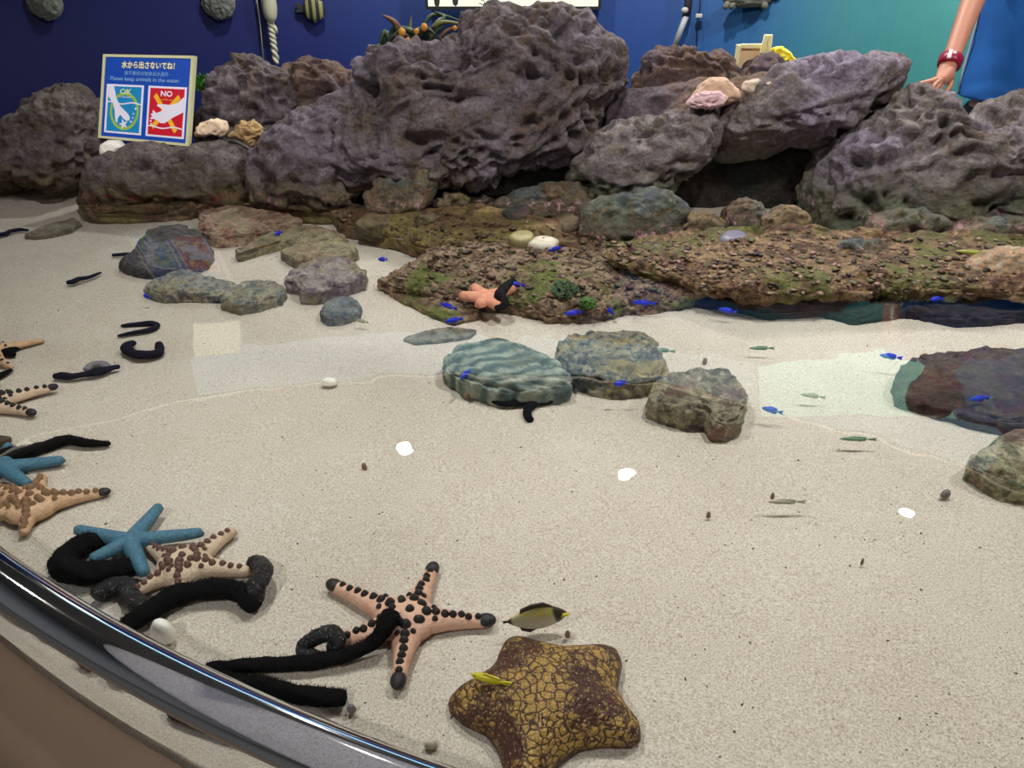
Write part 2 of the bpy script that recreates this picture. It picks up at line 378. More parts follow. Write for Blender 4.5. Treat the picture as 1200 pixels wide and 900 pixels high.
M_ROOMW = plain('room_wall_paint', lin(150, 152, 160), .8, .03, 3)
M_CEIL = plain('ceiling_paint', lin(118, 116, 114), .9, .02, 3)
M_FLOOR = plain('grey_floor_vinyl', lin(92, 92, 94), .5, .08, 8)
def wallmat():
    t = NT('sea_mural'); p = t.pos(); x = t.xyz(p)
    f = t.step(t.math('ADD', x[0], t.math('MULTIPLY', t.math('SUBTRACT', t.noise(p, 1.4, 4, .5), .5), .25)), -2.4, 2.6)
    c = t.ramp(f, [(.0, lin(6, 11, 70)), (.28, lin(5, 25, 94)), (.42, lin(5, 46, 112)), (.62, lin(10, 56, 120)), (.70, lin(14, 78, 128)), (.78, lin(40, 110, 118)), (.86, lin(52, 126, 124)), (.95, lin(28, 92, 132)), (1., lin(22, 74, 132))])
    c = t.mix(.3, c, t.ramp(t.noise(t.mapping(p, (40, 40, 2)), 3, 4, .6), [(.3, (.4, .4, .4)), (.7, (.6, .6, .6))]), 'OVERLAY')
    return t.pbr(c, .55, None, .25)
M_WALL = wallmat()
M_SKIN = plain('skin', lin(178, 122, 98), .5, .08, 30, .15, 150, Subsurface_Weight=.15)
M_SHIRT = plain('blue_polo_cloth', lin(22, 96, 176), .85, .08, 40, .3, 300)
M_TROUS = plain('black_trouser_cloth', lin(16, 15, 20), .8, .2, 40)
M_CUKE = plain('black_cucumber_skin', lin(9, 7, 8), .85, .3, 60, 1., 260, .15)
def cukeg():
    t = NT('speckled_cucumber_skin'); p = t.obj()
    v = t.math('MULTIPLY', t.step(t.vor(p, 330), .3, .18), t.step(t.noise(p, 90, 4, .7), .46, .56))
    return t.pbr(t.mix(v, lin(13, 12, 15), lin(150, 146, 156)), .4, t.bump(t.noise(p, 200, 5, .7), .8, .004), .35)
M_CUKEG = cukeg()
M_CUKEN = plain('navy_cucumber_skin', lin(22, 20, 36), .8, .25, 60, .6, 200, .2)
def stars(name, a, b, rim=None, sc=60):
    t = NT(name); p = t.pos(); c = t.mix(t.step(t.noise(p, sc, 6, .7), .35, .65), a, b)
    if rim is not None: c = t.mix(t.step(t.math('ADD', t.xyz(p)[2], t.math('MULTIPLY', t.noise(p, 70, 3), .004)), .0075, .0035), c, rim)
    h = t.math('ADD', t.noise(p, 260, 4, .7), t.math('MULTIPLY', t.vor(p, 210), .6))
    return t.pbr(c, .55, t.bump(h, .5, .003), .4)
M_HS_P = stars('peach_starfish_skin', lin(206, 158, 134), lin(226, 184, 160), lin(164, 96, 64))
M_HS_T = stars('cream_starfish_skin', lin(194, 168, 142), lin(216, 194, 168), lin(150, 108, 78))
M_HS_O = stars('tan_starfish_skin', lin(196, 156, 120), lin(218, 182, 146), lin(150, 110, 76))
M_PEACH = stars('smooth_peach_starfish', lin(214, 140, 112), lin(230, 164, 136))
M_BLUES = stars('blue_starfish_skin', lin(54, 98, 122), lin(82, 126, 146), None, 200)
M_HORN = plain('dark_horn', lin(28, 21, 21), .5, .35, 200, .3, 300)
M_HORNB = plain('brown_horn', lin(104, 74, 64), .5, .3, 200, .3, 300)
M_HORNT = plain('tan_horn', lin(132, 98, 68), .5, .3, 200, .3, 300)
M_TIP = plain('dark_arm_tip', lin(27, 23, 26), .5, .3, 120, .5, 300)
def cushion():
    t = NT('cushion_starfish_skin'); p = t.pos()
    wn = t.n('ShaderNodeTexNoise'); t.l(p, wn.inputs['Vector']); wn.inputs['Scale'].default_value = 60
    wv = t.n('ShaderNodeVectorMath', operation='SCALE'); t.l(wn.outputs['Color'], wv.inputs[0]); wv.inputs['Scale'].default_value = .012
    wa = t.n('ShaderNodeVectorMath', operation='ADD'); t.l(p, wa.inputs[0]); t.l(wv.outputs[0], wa.inputs[1])
    w = t.mapping(wa.outputs[0], (1, 1, 1.3))
    d = t.vor(w, 88, 'DISTANCE_TO_EDGE'); d2 = t.vor(w, 230, 'DISTANCE_TO_EDGE')
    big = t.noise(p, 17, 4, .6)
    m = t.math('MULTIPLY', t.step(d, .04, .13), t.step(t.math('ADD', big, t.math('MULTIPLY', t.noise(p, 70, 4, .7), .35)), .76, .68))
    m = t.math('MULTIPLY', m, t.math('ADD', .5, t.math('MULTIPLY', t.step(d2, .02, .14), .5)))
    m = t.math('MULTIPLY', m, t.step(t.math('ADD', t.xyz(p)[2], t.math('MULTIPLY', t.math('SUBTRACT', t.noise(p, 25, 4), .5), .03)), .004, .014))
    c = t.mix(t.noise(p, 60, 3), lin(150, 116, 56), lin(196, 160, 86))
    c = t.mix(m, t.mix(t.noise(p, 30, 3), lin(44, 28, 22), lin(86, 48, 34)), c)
    dots = t.step(t.vor(p, 190), .24, .16)
    c = t.mix(t.math('MULTIPLY', dots, .6), c, lin(206, 176, 126))
    return t.pbr(c, .55, t.bump(t.math('ADD', t.vor(p, 190), t.math('MULTIPLY', d, 1.2)), .5, .005), .4)
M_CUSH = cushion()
M_BLUEF = plain('electric_blue_scales', lin(24, 44, 214), .3, .25, 150)
M_GREENF = plain('green_fish_scales', lin(104, 142, 112), .35, .2, 150)
M_YELF = plain('yellow_fish_scales', lin(206, 196, 40), .35, .1, 100)
# ------------------------------------------------------------ the room
def circ3(a, b, c):
    ax, ay = a; bx, by = b; cx, cy = c; d = 2*(ax*(by-cy)+bx*(cy-ay)+cx*(ay-by))
    ux = ((ax*ax+ay*ay)*(by-cy)+(bx*bx+by*by)*(cy-ay)+(cx*cx+cy*cy)*(ay-by))/d
    uy = ((ax*ax+ay*ay)*(cx-bx)+(bx*bx+by*by)*(ax-cx)+(cx*cx+cy*cy)*(bx-ax))/d
    return ux, uy, math.hypot(ax-ux, ay-uy)
WC = circ3(mirrored(100, 500, CEIL_Z)[:2], mirrored(480, 440, CEIL_Z)[:2], mirrored(988, 505, CEIL_Z)[:2])
def wall_y(x): return WC[1]+math.sqrt(max(.01, WC[2]**2-(x-WC[0])**2))
XL, XR, YF = -3.3, 3.3, -2.6
xs = np.linspace(XL, XR, 60)
arc = [(x, max(1.5, wall_y(x))) for x in xs]
V = []; F = []
for x, y in arc: V += [(x, y, FLOOR_Z), (x, y, CEIL_Z), (x, y+.12, FLOOR_Z), (x, y+.12, CEIL_Z)]
for i in range(len(arc)-1):
    a, b = 4*i, 4*i+4; F += [(a, b, b+1, a+1), (a+2, a+3, b+3, b+2), (a+1, b+1, b+3, a+3)]
emit('wall_back', V, F, M_WALL, kind='structure')
yl, yr = arc[0][1], arc[-1][1]
MB().box((XL-.06, (YF+yl+.12)/2, (FLOOR_Z+CEIL_Z)/2), (.06, (yl+.12-YF)/2, (CEIL_Z-FLOOR_Z)/2)).emit('wall_left', M_ROOMW, kind='structure', smooth=False)
MB().box((XR+.06, (YF+yr+.12)/2, (FLOOR_Z+CEIL_Z)/2), (.06, (yr+.12-YF)/2, (CEIL_Z-FLOOR_Z)/2)).emit('wall_right', M_ROOMW, kind='structure', smooth=False)
MB().box((0, YF-.06, (FLOOR_Z+CEIL_Z)/2), (XR+.12, .06, (CEIL_Z-FLOOR_Z)/2)).emit('wall_front', M_ROOMW, kind='structure', smooth=False)
ymax = max(y for x, y in arc)+.2
MB().box((0, (YF+ymax)/2, FLOOR_Z-.05), (XR+.2, (ymax-YF)/2+.1, .05)).emit('floor', M_FLOOR, kind='structure', smooth=False)
MB().box((0, (YF+ymax)/2, CEIL_Z+.05), (XR+.2, (ymax-YF)/2+.1, .05)).emit('ceiling', M_CEIL, kind='structure', smooth=False)
# lit cove line where the mural meets the ceiling
V, F = tube([(x, y-.02, CEIL_Z-.012) for x, y in arc], .005, 8)
M_COVE = glow('cove_led', (1, .93, .74, 1), 2.4)
emit('trim_cove', V, F, M_COVE, kind='structure')
# added glowing box in place of the brightly lit upper wall, pale blue face
M_WALLGLOW = glow('wall_glow_light', (.45, .80, 1, 1), 1.5)
V = []; F = []
M_CASING = plain('board_casing', lin(210, 220, 226), .6)
fz = [(x, y) for x, y in arc if -1.9 < x < 2.5]
for x, y in fz: V += [(x, y-.045, 1.50+.06*math.sin(x*3)*0), (x, y-.045, 1.755), (x, y-.002, 1.50), (x, y-.002, 1.755)]
for i in range(len(fz)-1):
    a, b = 4*i, 4*i+4; F += [(a, b, b+1, a+1), (a+1, b+1, b+3, a+3), (a, a+2, b+2, b)]
F += [(0, 1, 3, 2), (len(V)-4, len(V)-2, len(V)-1, len(V)-3)]
fr = emit('upper_wall_glow', V, F, M_WALLGLOW, 'long pale blue glow band added for the bright upper wall above the sea mural', 'light')

# ------------------------------------------------------------ tank: rail, skirt, sand, water
RC = circ3(G(0, 633, .125)[:2], G(249, 777, .125)[:2], G(555, 899, .125)[:2])   # inner edge of the rail, from above
RR = .029
RCX, RCY, RAD = RC; RAD0 = RAD
def rail_y(x, off=0.): return RCY-math.sqrt(max(1e-4, (RAD+off)**2-(x-RCX)**2))
a0 = math.atan2(rail_y(-.30)-RCY, -.30-RCX)
ANG = np.linspace(a0-.62, a0+.62, 150)
def arcpt(a, off, z): return (RCX+(RAD+off)*math.cos(a), RCY+(RAD+off)*math.sin(a), z)
rail = empty('tank_rail', arcpt(a0, RR, 0), 'clear acrylic tank wall with a thick rounded rail along its top edge', 'tank rail')
V, F = tube([arcpt(a, RR, .125-RR*.6) for a in ANG], RR, 22)
emit('top_rod', V, F, M_ACR, parent=rail)
def ringwall(o0, o1, z0, z1):
    V = []; F = []
    for a in ANG: V += [arcpt(a, o0, z0), arcpt(a, o0, z1), arcpt(a, o1, z1), arcpt(a, o1, z0)]
    for i in range(len(ANG)-1):
        p, q = 4*i, 4*i+4
        for k in range(4): F.append((p+k, q+k, q+(k+1) % 4, p+(k+1) % 4))
    F += [(0, 1, 2, 3), (len(V)-1, len(V)-2, len(V)-3, len(V)-4)]
    return V, F
V = []; F = []
for a in ANG: V += [arcpt(a, RR*1.5, -.024), arcpt(a, RR*1.5, .125-RR*1.62)]
for i in range(len(ANG)-1): F.append((2*i, 2*i+2, 2*i+3, 2*i+1))
pn = emit('panel', V, F, M_FACE, parent=rail)
V, F = tube([arcpt(a, RR*1.55, .125-RR*1.58) for a in ANG], .0022, 6); emit('glue_seam', V, F, M_SEAM, parent=rail, label='dark bubbly glue seam')
XMIN, XMAX, YB = -2.45, 2.6, 3.05
yb = lambda x: 3.05-.30*np.clip((np.asarray(x)-1.15)/.3, 0, 1)
xs = np.linspace(XMIN, XMAX, 300); ts = np.linspace(0, 1, 210)**1.15
X = np.repeat(xs[:, None], len(ts), 1); y0 = np.array([rail_y(x, RR*1.45) for x in xs]); Y = y0[:, None]+(yb(xs)-y0)[:, None]*ts[None, :]
P = np.stack([X.ravel(), Y.ravel(), np.zeros(X.size)], 1)
P[:, 2] = .006*fbm(P*3.2, 3, 5)+.0022*fbm(P*11, 3, 9)-.003
P = P.reshape(len(xs), len(ts), 3); P[:, 0, 2] = -.03; P[:, 1, :] = P[:, 0, :]; P[:, 1, 2] = .0; P = P.reshape(-1, 3)
nx, ny = len(xs), len(ts); I = np.arange(nx*ny).reshape(nx, ny)
F = np.stack([I[:-1, :-1].ravel(), I[1:, :-1].ravel(), I[1:, 1:].ravel(), I[:-1, 1:].ravel()], 1)
emit('sand', P, F, M_SAND, 'pale coral sand covering the bottom of the touch pool', 'sand', kind='stuff', loc=(0, 1.5, 0))
xs = np.linspace(XMIN, XMAX, 60); V = []; F = []
for x in xs: V += [(x, rail_y(x, RR*1.49), WZ), (x, float(yb(x)), WZ)]
for i in range(len(xs)-1): F.append((2*i, 2*i+2, 2*i+3, 2*i+1))
emit('water', V, F, M_WATER, 'clear shallow water of the touch pool reflecting sign and lamps', 'water', kind='stuff', loc=(0, 1.5, WZ))
# skirt below the acrylic wall, and the floor of the tank
V = []; F = []
xs = np.linspace(XMIN, XMAX, 80)
for x in xs: V += [(x, rail_y(x, .02), -.055), (x, rail_y(x, .02), FLOOR_Z), (x, float(yb(x))+.03, -.055), (x, float(yb(x))+.03, FLOOR_Z)]
for i in range(len(xs)-1):
    a, b = 4*i, 4*i+4; F += [(a, b, b+2, a+2), (a, a+1, b+1, b), (a+2, b+2, b+3, a+3)]
F += [(0, 2, 3, 1), (len(V)-4, len(V)-3, len(V)-1, len(V)-2)]
stand = emit('tank_stand', V, F, M_BLACK, 'dark curved stand with a brown rounded lip carrying the touch pool', 'tank stand', smooth=False)
sec = [(.02, -.024), (RR*1.5+.004, -.022), (RR*1.5+.008, -.026), (.085, -.036), (.115, -.052), (.135, -.075), (.142, -.105), (.142, -.18), (.02, -.18)]
V = []; F = []; m = len(sec)
for a in ANG: V += [arcpt(a, o, z) for o, z in sec]
for i in range(len(ANG)-1):
    for k in range(m): F.append((i*m+k, i*m+(k+1) % m, (i+1)*m+(k+1) % m, (i+1)*m+k))
F += [tuple(range(m)), tuple(range(len(V)-1, len(V)-m-1, -1))]
emit('lip', V, F, M_STAND, parent=stand, label='brown rounded lip')

# ------------------------------------------------------------ lamps
M_LENS = glow('downlight_lens', (1, .94, .82, 1), 60.0)
M_TRIM = plain('lamp_trim', lin(230, 230, 228), .4)
def lamp(x, y, e, label, r=.05, lens=None, size=.075):
    o = empty('downlight', (x, y, CEIL_Z), label, 'ceiling lamp')
    mb = MB(); n = 28
    prof = [(r, -.004), (r+.018, -.006), (r+.022, -.002), (r+.022, .0), (r, .0)]
    V = [(x+p*math.cos(2*PI*k/n), y+p*math.sin(2*PI*k/n), CEIL_Z+q) for p, q in prof for k in range(n)]
    mb.add(V, [(i*n+k, i*n+(k+1) % n, (i+1)*n+(k+1) % n, (i+1)*n+k) for i in range(len(prof)-1) for k in range(n)])
    mb.emit('trim_ring', M_TRIM, parent=o)
    MB().ball((x, y, CEIL_Z-.004), (r, r, .006), 20, 6).emit('lens', lens or M_LENS, parent=o)
    if e > 0:
        L = bpy.data.lights.new('downlight_beam', 'AREA'); L.shape = 'DISK'; L.size = size; L.energy = e; L.color = (1, .965, .925); L.spread = math.radians(165)
        lo = bpy.data.objects.new('downlight_beam', L); COL.objects.link(lo); lo.parent = o; lo.location = (0, 0, -.014)
        lo.visible_camera = True
    return o
# ------------------------------------------------------------ rocks
def rock_shape(R, c, u, v, n, P0, Tf, Tb, sub, seed, amp, p=.62, q=.72, feat=1., ridge=None, terr=0., pit=1., sm=1):
    D, F = ico(sub); F = F[:, ::-1].copy()
    a = np.arctan2(D[:, 2], D[:, 0]); cb = np.sqrt(D[:, 0]**2+D[:, 2]**2)
    r = Rat(R, a)*cb**p
    t = np.sign(D[:, 1])*np.abs(D[:, 1])**q; t = np.where(t > 0, t*Tf, t*Tb)
    uu = c[0]+r*np.cos(a); vv = c[1]+r*np.sin(a)
    V = P0+uu[:, None]*u+vv[:, None]*v+t[:, None]*n
    N = vnormals(V, F); W = V+seed*3.17
    s = 1./feat
    d = amp*1.0*fbm(W*5*s, 3, seed)
    d += amp*.6*(ridged(W*np.array([1, 1, 1.7])*9*s, 4, seed+20)-.5)
    warp = np.stack([gn(W*18*s, 1), gn(W*18*s, 2), gn(W*18*s, 3)], 1)
    wl = worley(W*np.array([1, 1, 1.6])*11*s+.5*warp, seed+3)
    msk = np.clip(fbm(W*4*s, 2, seed+31)*1.6+.55, 0, 1)
    d -= amp*2.1*pit*msk*np.clip(1-wl/.46, 0, 1)**.7
    wl2 = worley(W*np.array([1, 1, 1.4])*27*s+.6*warp, seed+5)
    d -= amp*1.25*pit*np.clip(1-wl2/.52, 0, 1)**.8*np.clip(1.2-msk*.5, 0, 1)
    d += amp*.45*(ridged(W*16*s, 4, seed+12)-.5)
    d += amp*.30*fbm(W*42*s, 3, seed+9)
    d += amp*.12
    if terr: d += terr*gn(np.stack([W[:, 0]*2.5, W[:, 1]*2.5, W[:, 2]*13], 1)*s, seed+41)
    if ridge:
        dv, fr, am = ridge; w = W@np.array(dv)*fr+.55*fbm(W*9, 3, seed+77)
        d -= am*(1-np.abs(np.sin(w*PI)))**2.2
    edge = np.clip(1.0-.45*(cb > .97), .5, 1)
    V = V+N*(d*edge)[:, None]
    E = np.concatenate([F[:, [0, 1]], F[:, [1, 2]], F[:, [2, 0]]]); cnt = np.zeros(len(V)); np.add.at(cnt, E[:, 0], 1); np.add.at(cnt, E[:, 1], 1)
    for _ in range(sm):
        S = np.zeros_like(V); np.add.at(S, E[:, 0], V[E[:, 1]]); np.add.at(S, E[:, 1], V[E[:, 0]]); V = V*.45+.55*S/cnt[:, None]
    return V, F
def boulder(label, pts, base, mat, T=.2, Tb=None, lean=14, sub=6, seed=1, amp=.03, name='lava_boulder', cat='rock', group=None, y=None, **k):
    """a rock standing up behind the pool: its outline is held in an upright plane through its base"""
    Pb = G(*base, 0.) if y is None else PY(*base, y)
    if y is not None: Pb = np.array([Pb[0], y, Pb[2]])
    l = math.radians(lean); n = np.array([0, -math.cos(l), math.sin(l)]); v = np.array([0, math.sin(l), math.cos(l)]); u = RGT
    Q = [PL(px, py, Pb, n)-Pb for px, py in pts]; poly = [(q@u, q@v) for q in Q]
    c, R = radial(poly)
    V, F = rock_shape(R, c, u, v, n, Pb, T, Tb or T, sub, seed, amp, **k)
    V[:, 2] = np.maximum(V[:, 2], -.02)
    return emit(name, V, F, mat, label, cat, group)
def flat(label, pts, mat, h=.04, z=.0, sub=5, seed=1, amp=.008, name='flat_stone', cat='rock', group=None, p=.34, q=.45, hb=.03, zmin=-.014, **k):
    """a rock lying on the sand: its outline is held in a level plane"""
    Q = [G(px, py, z) for px, py in pts]; P0 = np.array([0, 0, z]); poly = [(q_[0], q_[1]) for q_ in Q]
    c, R = radial(poly)
    V, F = rock_shape(R, c, np.array([1., 0, 0]), np.array([0, 1., 0]), np.array([0, 0, 1.]), P0, h, hb, sub, seed, amp, p=p, q=q, **k)
    V[:, 2] = np.maximum(V[:, 2], zmin)
    return emit(name, V, F, mat, label, cat, group)
GB = 'lava boulders behind the pool'
# far back row
boulder('dark low lava rock at the mural\'s dark end, cut by the picture edge', [(-40, 150), (0, 140), (20, 142), (40, 160), (40, 222), (-40, 225)], (0, 224), M_LAVA_L, .12, seed=31, amp=.02, sub=5, group=GB)
boulder('broad grey lava boulder beside the blue sign, sloping to a blunt top', [(14, 215), (12, 165), (24, 138), (44, 120), (66, 100), (86, 96), (104, 112), (118, 124), (126, 150), (122, 190), (100, 222), (60, 226)], (60, 226), M_LAVA_L, .17, seed=2, amp=.03, group=GB)
boulder('dark hollowed boulder behind the pale corals', [(232, 152), (240, 124), (252, 100), (268, 82), (278, 62), (300, 60), (318, 72), (340, 86), (352, 112), (350, 150), (320, 178), (270, 182), (236, 172)], (280, 226), M_LAVA, .12, y=2.86, seed=3, amp=.035, group=GB, terr=.03)
boulder('rounded brownish boulder rising against the navy mural', [(310, 150), (322, 100), (340, 78), (364, 68), (392, 72), (412, 84), (424, 100), (424, 150), (380, 170), (330, 170)], (370, 226), M_LAVA_B, .13, y=2.92, seed=4, amp=.03, group=GB)
boulder('low ledge of lava rock under the blue sign', [(94, 240), (98, 212), (112, 188), (136, 178), (160, 170), (192, 170), (214, 173), (240, 164), (268, 162), (288, 170), (302, 190), (306, 246), (200, 252), (130, 252)], (200, 244), M_LAVA_L, .13, seed=5, amp=.024, group=GB, terr=.015)
boulder('sloping purple-grey boulder next to the biggest boulder', [(292, 246), (296, 200), (306, 172), (326, 146), (348, 130), (384, 120), (410, 128), (430, 160), (440, 210), (430, 246), (360, 252)], (360, 246), M_LAVA, .16, seed=6, amp=.028, group=GB, terr=.012)
boulder('biggest boulder, a craggy dark grey peak below the lit panel', [(372, 210), (362, 175), (366, 140), (392, 122), (420, 104), (426, 72), (444, 58), (470, 52), (500, 52), (522, 55), (536, 44), (556, 30), (580, 22), (606, 10), (634, 3), (664, 5), (684, 14), (694, 34), (706, 48), (722, 52), (732, 74), (738, 100), (722, 114), (706, 128), (700, 150), (692, 178), (668, 192), (640, 202), (590, 206), (540, 214), (500, 234), (440, 240), (400, 232)], (560, 264), M_LAVA, .24, Tb=.16, y=2.58, lean=12, sub=7, seed=7, amp=.042, group=GB, terr=.03)
boulder('shade-coloured filling rock in the hollow under the biggest boulder', [(420, 262), (430, 190), (520, 170), (620, 160), (700, 160), (740, 190), (740, 262), (600, 276)], (600, 252), M_CAVE_SHADE, .07, y=2.56, seed=8, amp=.02, group=GB, sub=5)
boulder('lumpy dark boulder under the grey rod', [(736, 130), (738, 98), (750, 70), (768, 56), (790, 58), (806, 52), (830, 58), (846, 56), (862, 66), (874, 84), (884, 110), (870, 140), (800, 150)], (800, 240), M_LAVA_B, .12, y=2.84, seed=9, amp=.034, group=GB)
boulder('brown mossy boulder below the yellow bag', [(860, 130), (866, 92), (880, 72), (898, 64), (916, 70), (936, 76), (956, 80), (980, 96), (980, 130), (920, 140)], (920, 240), M_LAVA_B, .11, y=2.80, seed=10, amp=.02, group=GB)
boulder('orange-brown rock shelf holding the pink and pale stones', [(690, 170), (700, 126), (720, 112), (760, 106), (820, 104), (880, 100), (930, 96), (960, 110), (950, 160), (860, 190), (760, 190)], (800, 240), M_LAVA_B, .16, y=2.56, lean=30, seed=11, amp=.016, group=GB)
boulder('knobbly lilac-grey boulder beside the dark cave', [(664, 214), (672, 188), (686, 168), (706, 152), (738, 138), (780, 130), (818, 128), (838, 140), (842, 168), (826, 190), (800, 206), (786, 232), (740, 246), (690, 240)], (740, 268), M_LAVA_R, .15, y=2.46, seed=12, amp=.034, group=GB)
boulder('rock wall coloured as shade at the back of the dark cave', [(770, 290), (780, 180), (860, 150), (960, 150), (1010, 200), (1010, 290), (880, 310)], (880, 272), M_CAVE_SHADE, .06, y=2.60, seed=13, amp=.02, group=GB, sub=5)
boulder('long tilted slab of grey lava above the dark cave', [(822, 170), (830, 134), (856, 120), (884, 108), (920, 96), (960, 86), (1004, 76), (1046, 76), (1052, 92), (1044, 116), (1022, 138), (990, 158), (960, 178), (930, 172), (890, 182), (850, 186)], (930, 272), M_LAVA_R, .22, Tb=.2, y=2.44, lean=30, seed=14, amp=.028, group=GB, terr=.008)
boulder('massive pale lava boulder under the resting hand', [(940, 262), (946, 215), (960, 180), (990, 156), (1024, 134), (1044, 112), (1060, 98), (1084, 98), (1100, 112), (1114, 136), (1136, 150), (1180, 154), (1260, 160), (1300, 220), (1290, 292), (1180, 296), (1080, 286), (1000, 290), (956, 280)], (1080, 290), M_LAVA_R, .23, Tb=.16, y=2.42, lean=14, sub=7, seed=15, amp=.036, group=GB, terr=.022)
boulder('pale rock shoulder in front of the black trousers', [(1128, 200), (1134, 146), (1150, 126), (1176, 116), (1204, 104), (1270, 96), (1310, 130), (1310, 200)], (1200, 280), M_LAVA_R, .15, y=2.52, seed=16, amp=.024, group=GB)

# ------------------------------------------------------------ reef ledges at and below the water line
flat('brown wet ledge at the foot of the sign rocks', [(92, 246), (112, 236), (200, 238), (300, 240), (400, 244), (432, 256), (400, 262), (360, 250), (300, 250), (220, 252), (160, 256), (110, 258)], M_LEDGE, h=.030, z=.012, seed=51, amp=.030, feat=.6, name='reef_ledge', cat='reef ledge', sub=6)
flat('dark brown algae ledge in front of the rubble pile', [(386, 256), (420, 246), (500, 252), (600, 258), (700, 272), (740, 290), (700, 306), (640, 300), (560, 296), (520, 306), (490, 296), (470, 290), (430, 278), (400, 272)], M_LEDGE, h=.042, z=.012, seed=52, amp=.020, feat=.45, name='reef_ledge', cat='reef ledge', sub=6)
flat('mossy reef ledge carrying the smooth peach starfish', [(440, 334), (470, 318), (500, 304), (540, 290), (620, 284), (700, 284), (780, 300), (840, 330), (850, 350), (800, 362), (740, 366), (690, 376), (640, 376), (610, 366), (560, 362), (500, 352), (460, 344)], M_LEDGE_G, h=.036, z=.006, seed=53, amp=.018, feat=.4, name='reef_ledge', cat='reef ledge', sub=7, q=.6)
flat('long brown reef ledge with a dark undercut edge', [(700, 300), (740, 284), (800, 274), (880, 268), (960, 276), (1060, 280), (1180, 280), (1300, 282), (1300, 344), (1200, 346), (1100, 344), (1000, 346), (900, 350), (840, 344), (790, 330), (740, 318)], M_LEDGE_D, h=.022, z=.060, seed=54, amp=.018, feat=.5, name='reef_ledge', cat='reef ledge', sub=7, hb=.020, p=.26, q=.5)
flat('dark sunken rock beneath the long ledge\'s undercut edge', [(760, 340), (820, 330), (900, 334), (1000, 332), (1100, 332), (1240, 332), (1320, 350), (1260, 388), (1200, 380), (1120, 384), (1060, 372), (1000, 380), (950, 366), (900, 376), (850, 362), (800, 364)], M_LEDGE_SHADE, h=.030, z=.0, seed=56, amp=.014, feat=.4, name='reef_ledge', cat='reef ledge', sub=6, hb=.03)
flat('low sunken reef patch beside the blue damselfish pair', [(452, 342), (500, 350), (560, 360), (566, 374), (530, 382), (500, 370), (470, 356)], M_LEDGE_G, h=.014, z=.0, seed=55, amp=.006, name='reef_ledge', cat='reef ledge', feat=.5)
# ------------------------------------------------------------ rubble along the water line
RB = 'rubble stones along the water line'
def rub(label, pts, mat, h=.06, seed=1, amp=.012, z=.0, sub=5, **k): return flat(label, pts, mat, h=h, z=z, seed=seed, amp=amp, name='rubble_stone', cat='stone', group=RB, sub=sub, p=.5, q=.7, **k)
def rubs(label, pts, base, mat, T=.06, seed=1, amp=.014, sub=5, feat=.6, **k): return boulder(label, pts, base, mat, T, seed=seed, amp=amp, sub=sub, name='rubble_stone', cat='stone', group=RB, feat=feat, **k)
rubs('bluish crusted rubble stone with a small waterfall hollow', [(420, 262), (428, 226), (444, 206), (474, 194), (506, 196), (516, 214), (508, 240), (484, 262), (450, 268)], (470, 262), M_WETR, .08, 61, .02)
rubs('tan rounded stone with a grey top at the waterfall', [(506, 256), (508, 236), (520, 226), (540, 224), (552, 230), (552, 246), (540, 258), (520, 262)], (530, 258), M_TANR, .05, 62)
rubs('small dark stone wedged next to the tan rounded stone', [(548, 250), (552, 234), (566, 228), (580, 234), (582, 250), (566, 256)], (565, 254), M_WETR, .04, 63)
rubs('broad wet stone in the shadow of the biggest boulder', [(572, 258), (580, 234), (604, 222), (640, 214), (676, 216), (700, 232), (708, 262), (660, 268), (610, 262)], (640, 262), M_WETR, .07, 64, .022)
rubs('large greenish stone with blue-grey crust', [(676, 280), (682, 246), (704, 230), (740, 222), (780, 224), (800, 240), (804, 270), (790, 292), (740, 298), (700, 290)], (740, 292), M_GREENR, .09, 65, .022)
rubs('smooth olive stone in front of the greenish stone', [(778, 290), (784, 266), (804, 252), (828, 248), (848, 258), (850, 278), (838, 292), (804, 298)], (812, 294), M_TANR, .06, 66)
rubs('rusty stone below the cave mouth', [(836, 276), (846, 246), (866, 232), (890, 236), (900, 256), (896, 278), (866, 284)], (866, 282), M_WETR, .05, 67, .016)
rubs('small pale grey stone at the cave mouth', [(856, 262), (858, 244), (870, 234), (884, 238), (888, 254), (876, 264)], (872, 268), M_PALER, .03, 68, .008)
rubs('brown angular stone at the cave\'s far side', [(890, 288), (894, 256), (912, 240), (934, 240), (948, 258), (948, 284), (920, 294)], (918, 290), M_TANR, .05, 69, .016)
rubs('tan pitted stone on the long ledge', [(928, 312), (932, 294), (946, 284), (964, 288), (974, 300), (968, 314), (948, 320)], (950, 316), M_TANR, .04, 70)
rubs('wide mottled stone half under the massive boulder', [(968, 322), (972, 296), (992, 282), (1020, 282), (1046, 296), (1052, 318), (1020, 328), (990, 330)], (1010, 324), M_WETR, .07, 71, .018)
rubs('grey stone with a pinkish lower rim', [(1048, 304), (1052, 286), (1070, 278), (1088, 284), (1092, 302), (1072, 308)], (1070, 306), M_TANR, .04, 72)
rubs('dark greenish stone under the massive boulder\'s overhang', [(1010, 290), (1016, 258), (1040, 246), (1080, 248), (1106, 264), (1110, 290), (1060, 298)], (1060, 292), M_GREENR, .08, 73, .02)
rubs('mossy grey stone behind the yellow-green fish', [(1098, 296), (1106, 266), (1140, 250), (1190, 252), (1240, 262), (1250, 296), (1160, 302)], (1160, 296), M_GREENR, .08, 74, .02)
rubs('glinting wet stone at the pool\'s far corner', [(1112, 342), (1124, 314), (1148, 297), (1190, 290), (1240, 292), (1266, 334), (1200, 354), (1150, 352)], (1180, 348), M_PALER, .06, 75, .012)
rubs('small pink crusted stone next to the glinting stone', [(1102, 334), (1106, 322), (1118, 318), (1130, 322), (1130, 334), (1116, 338)], (1116, 336), plain('pink_crust', lin(206, 158, 158), .7, .2, 60, .6, 120), .025, 76, .006, sub=4)
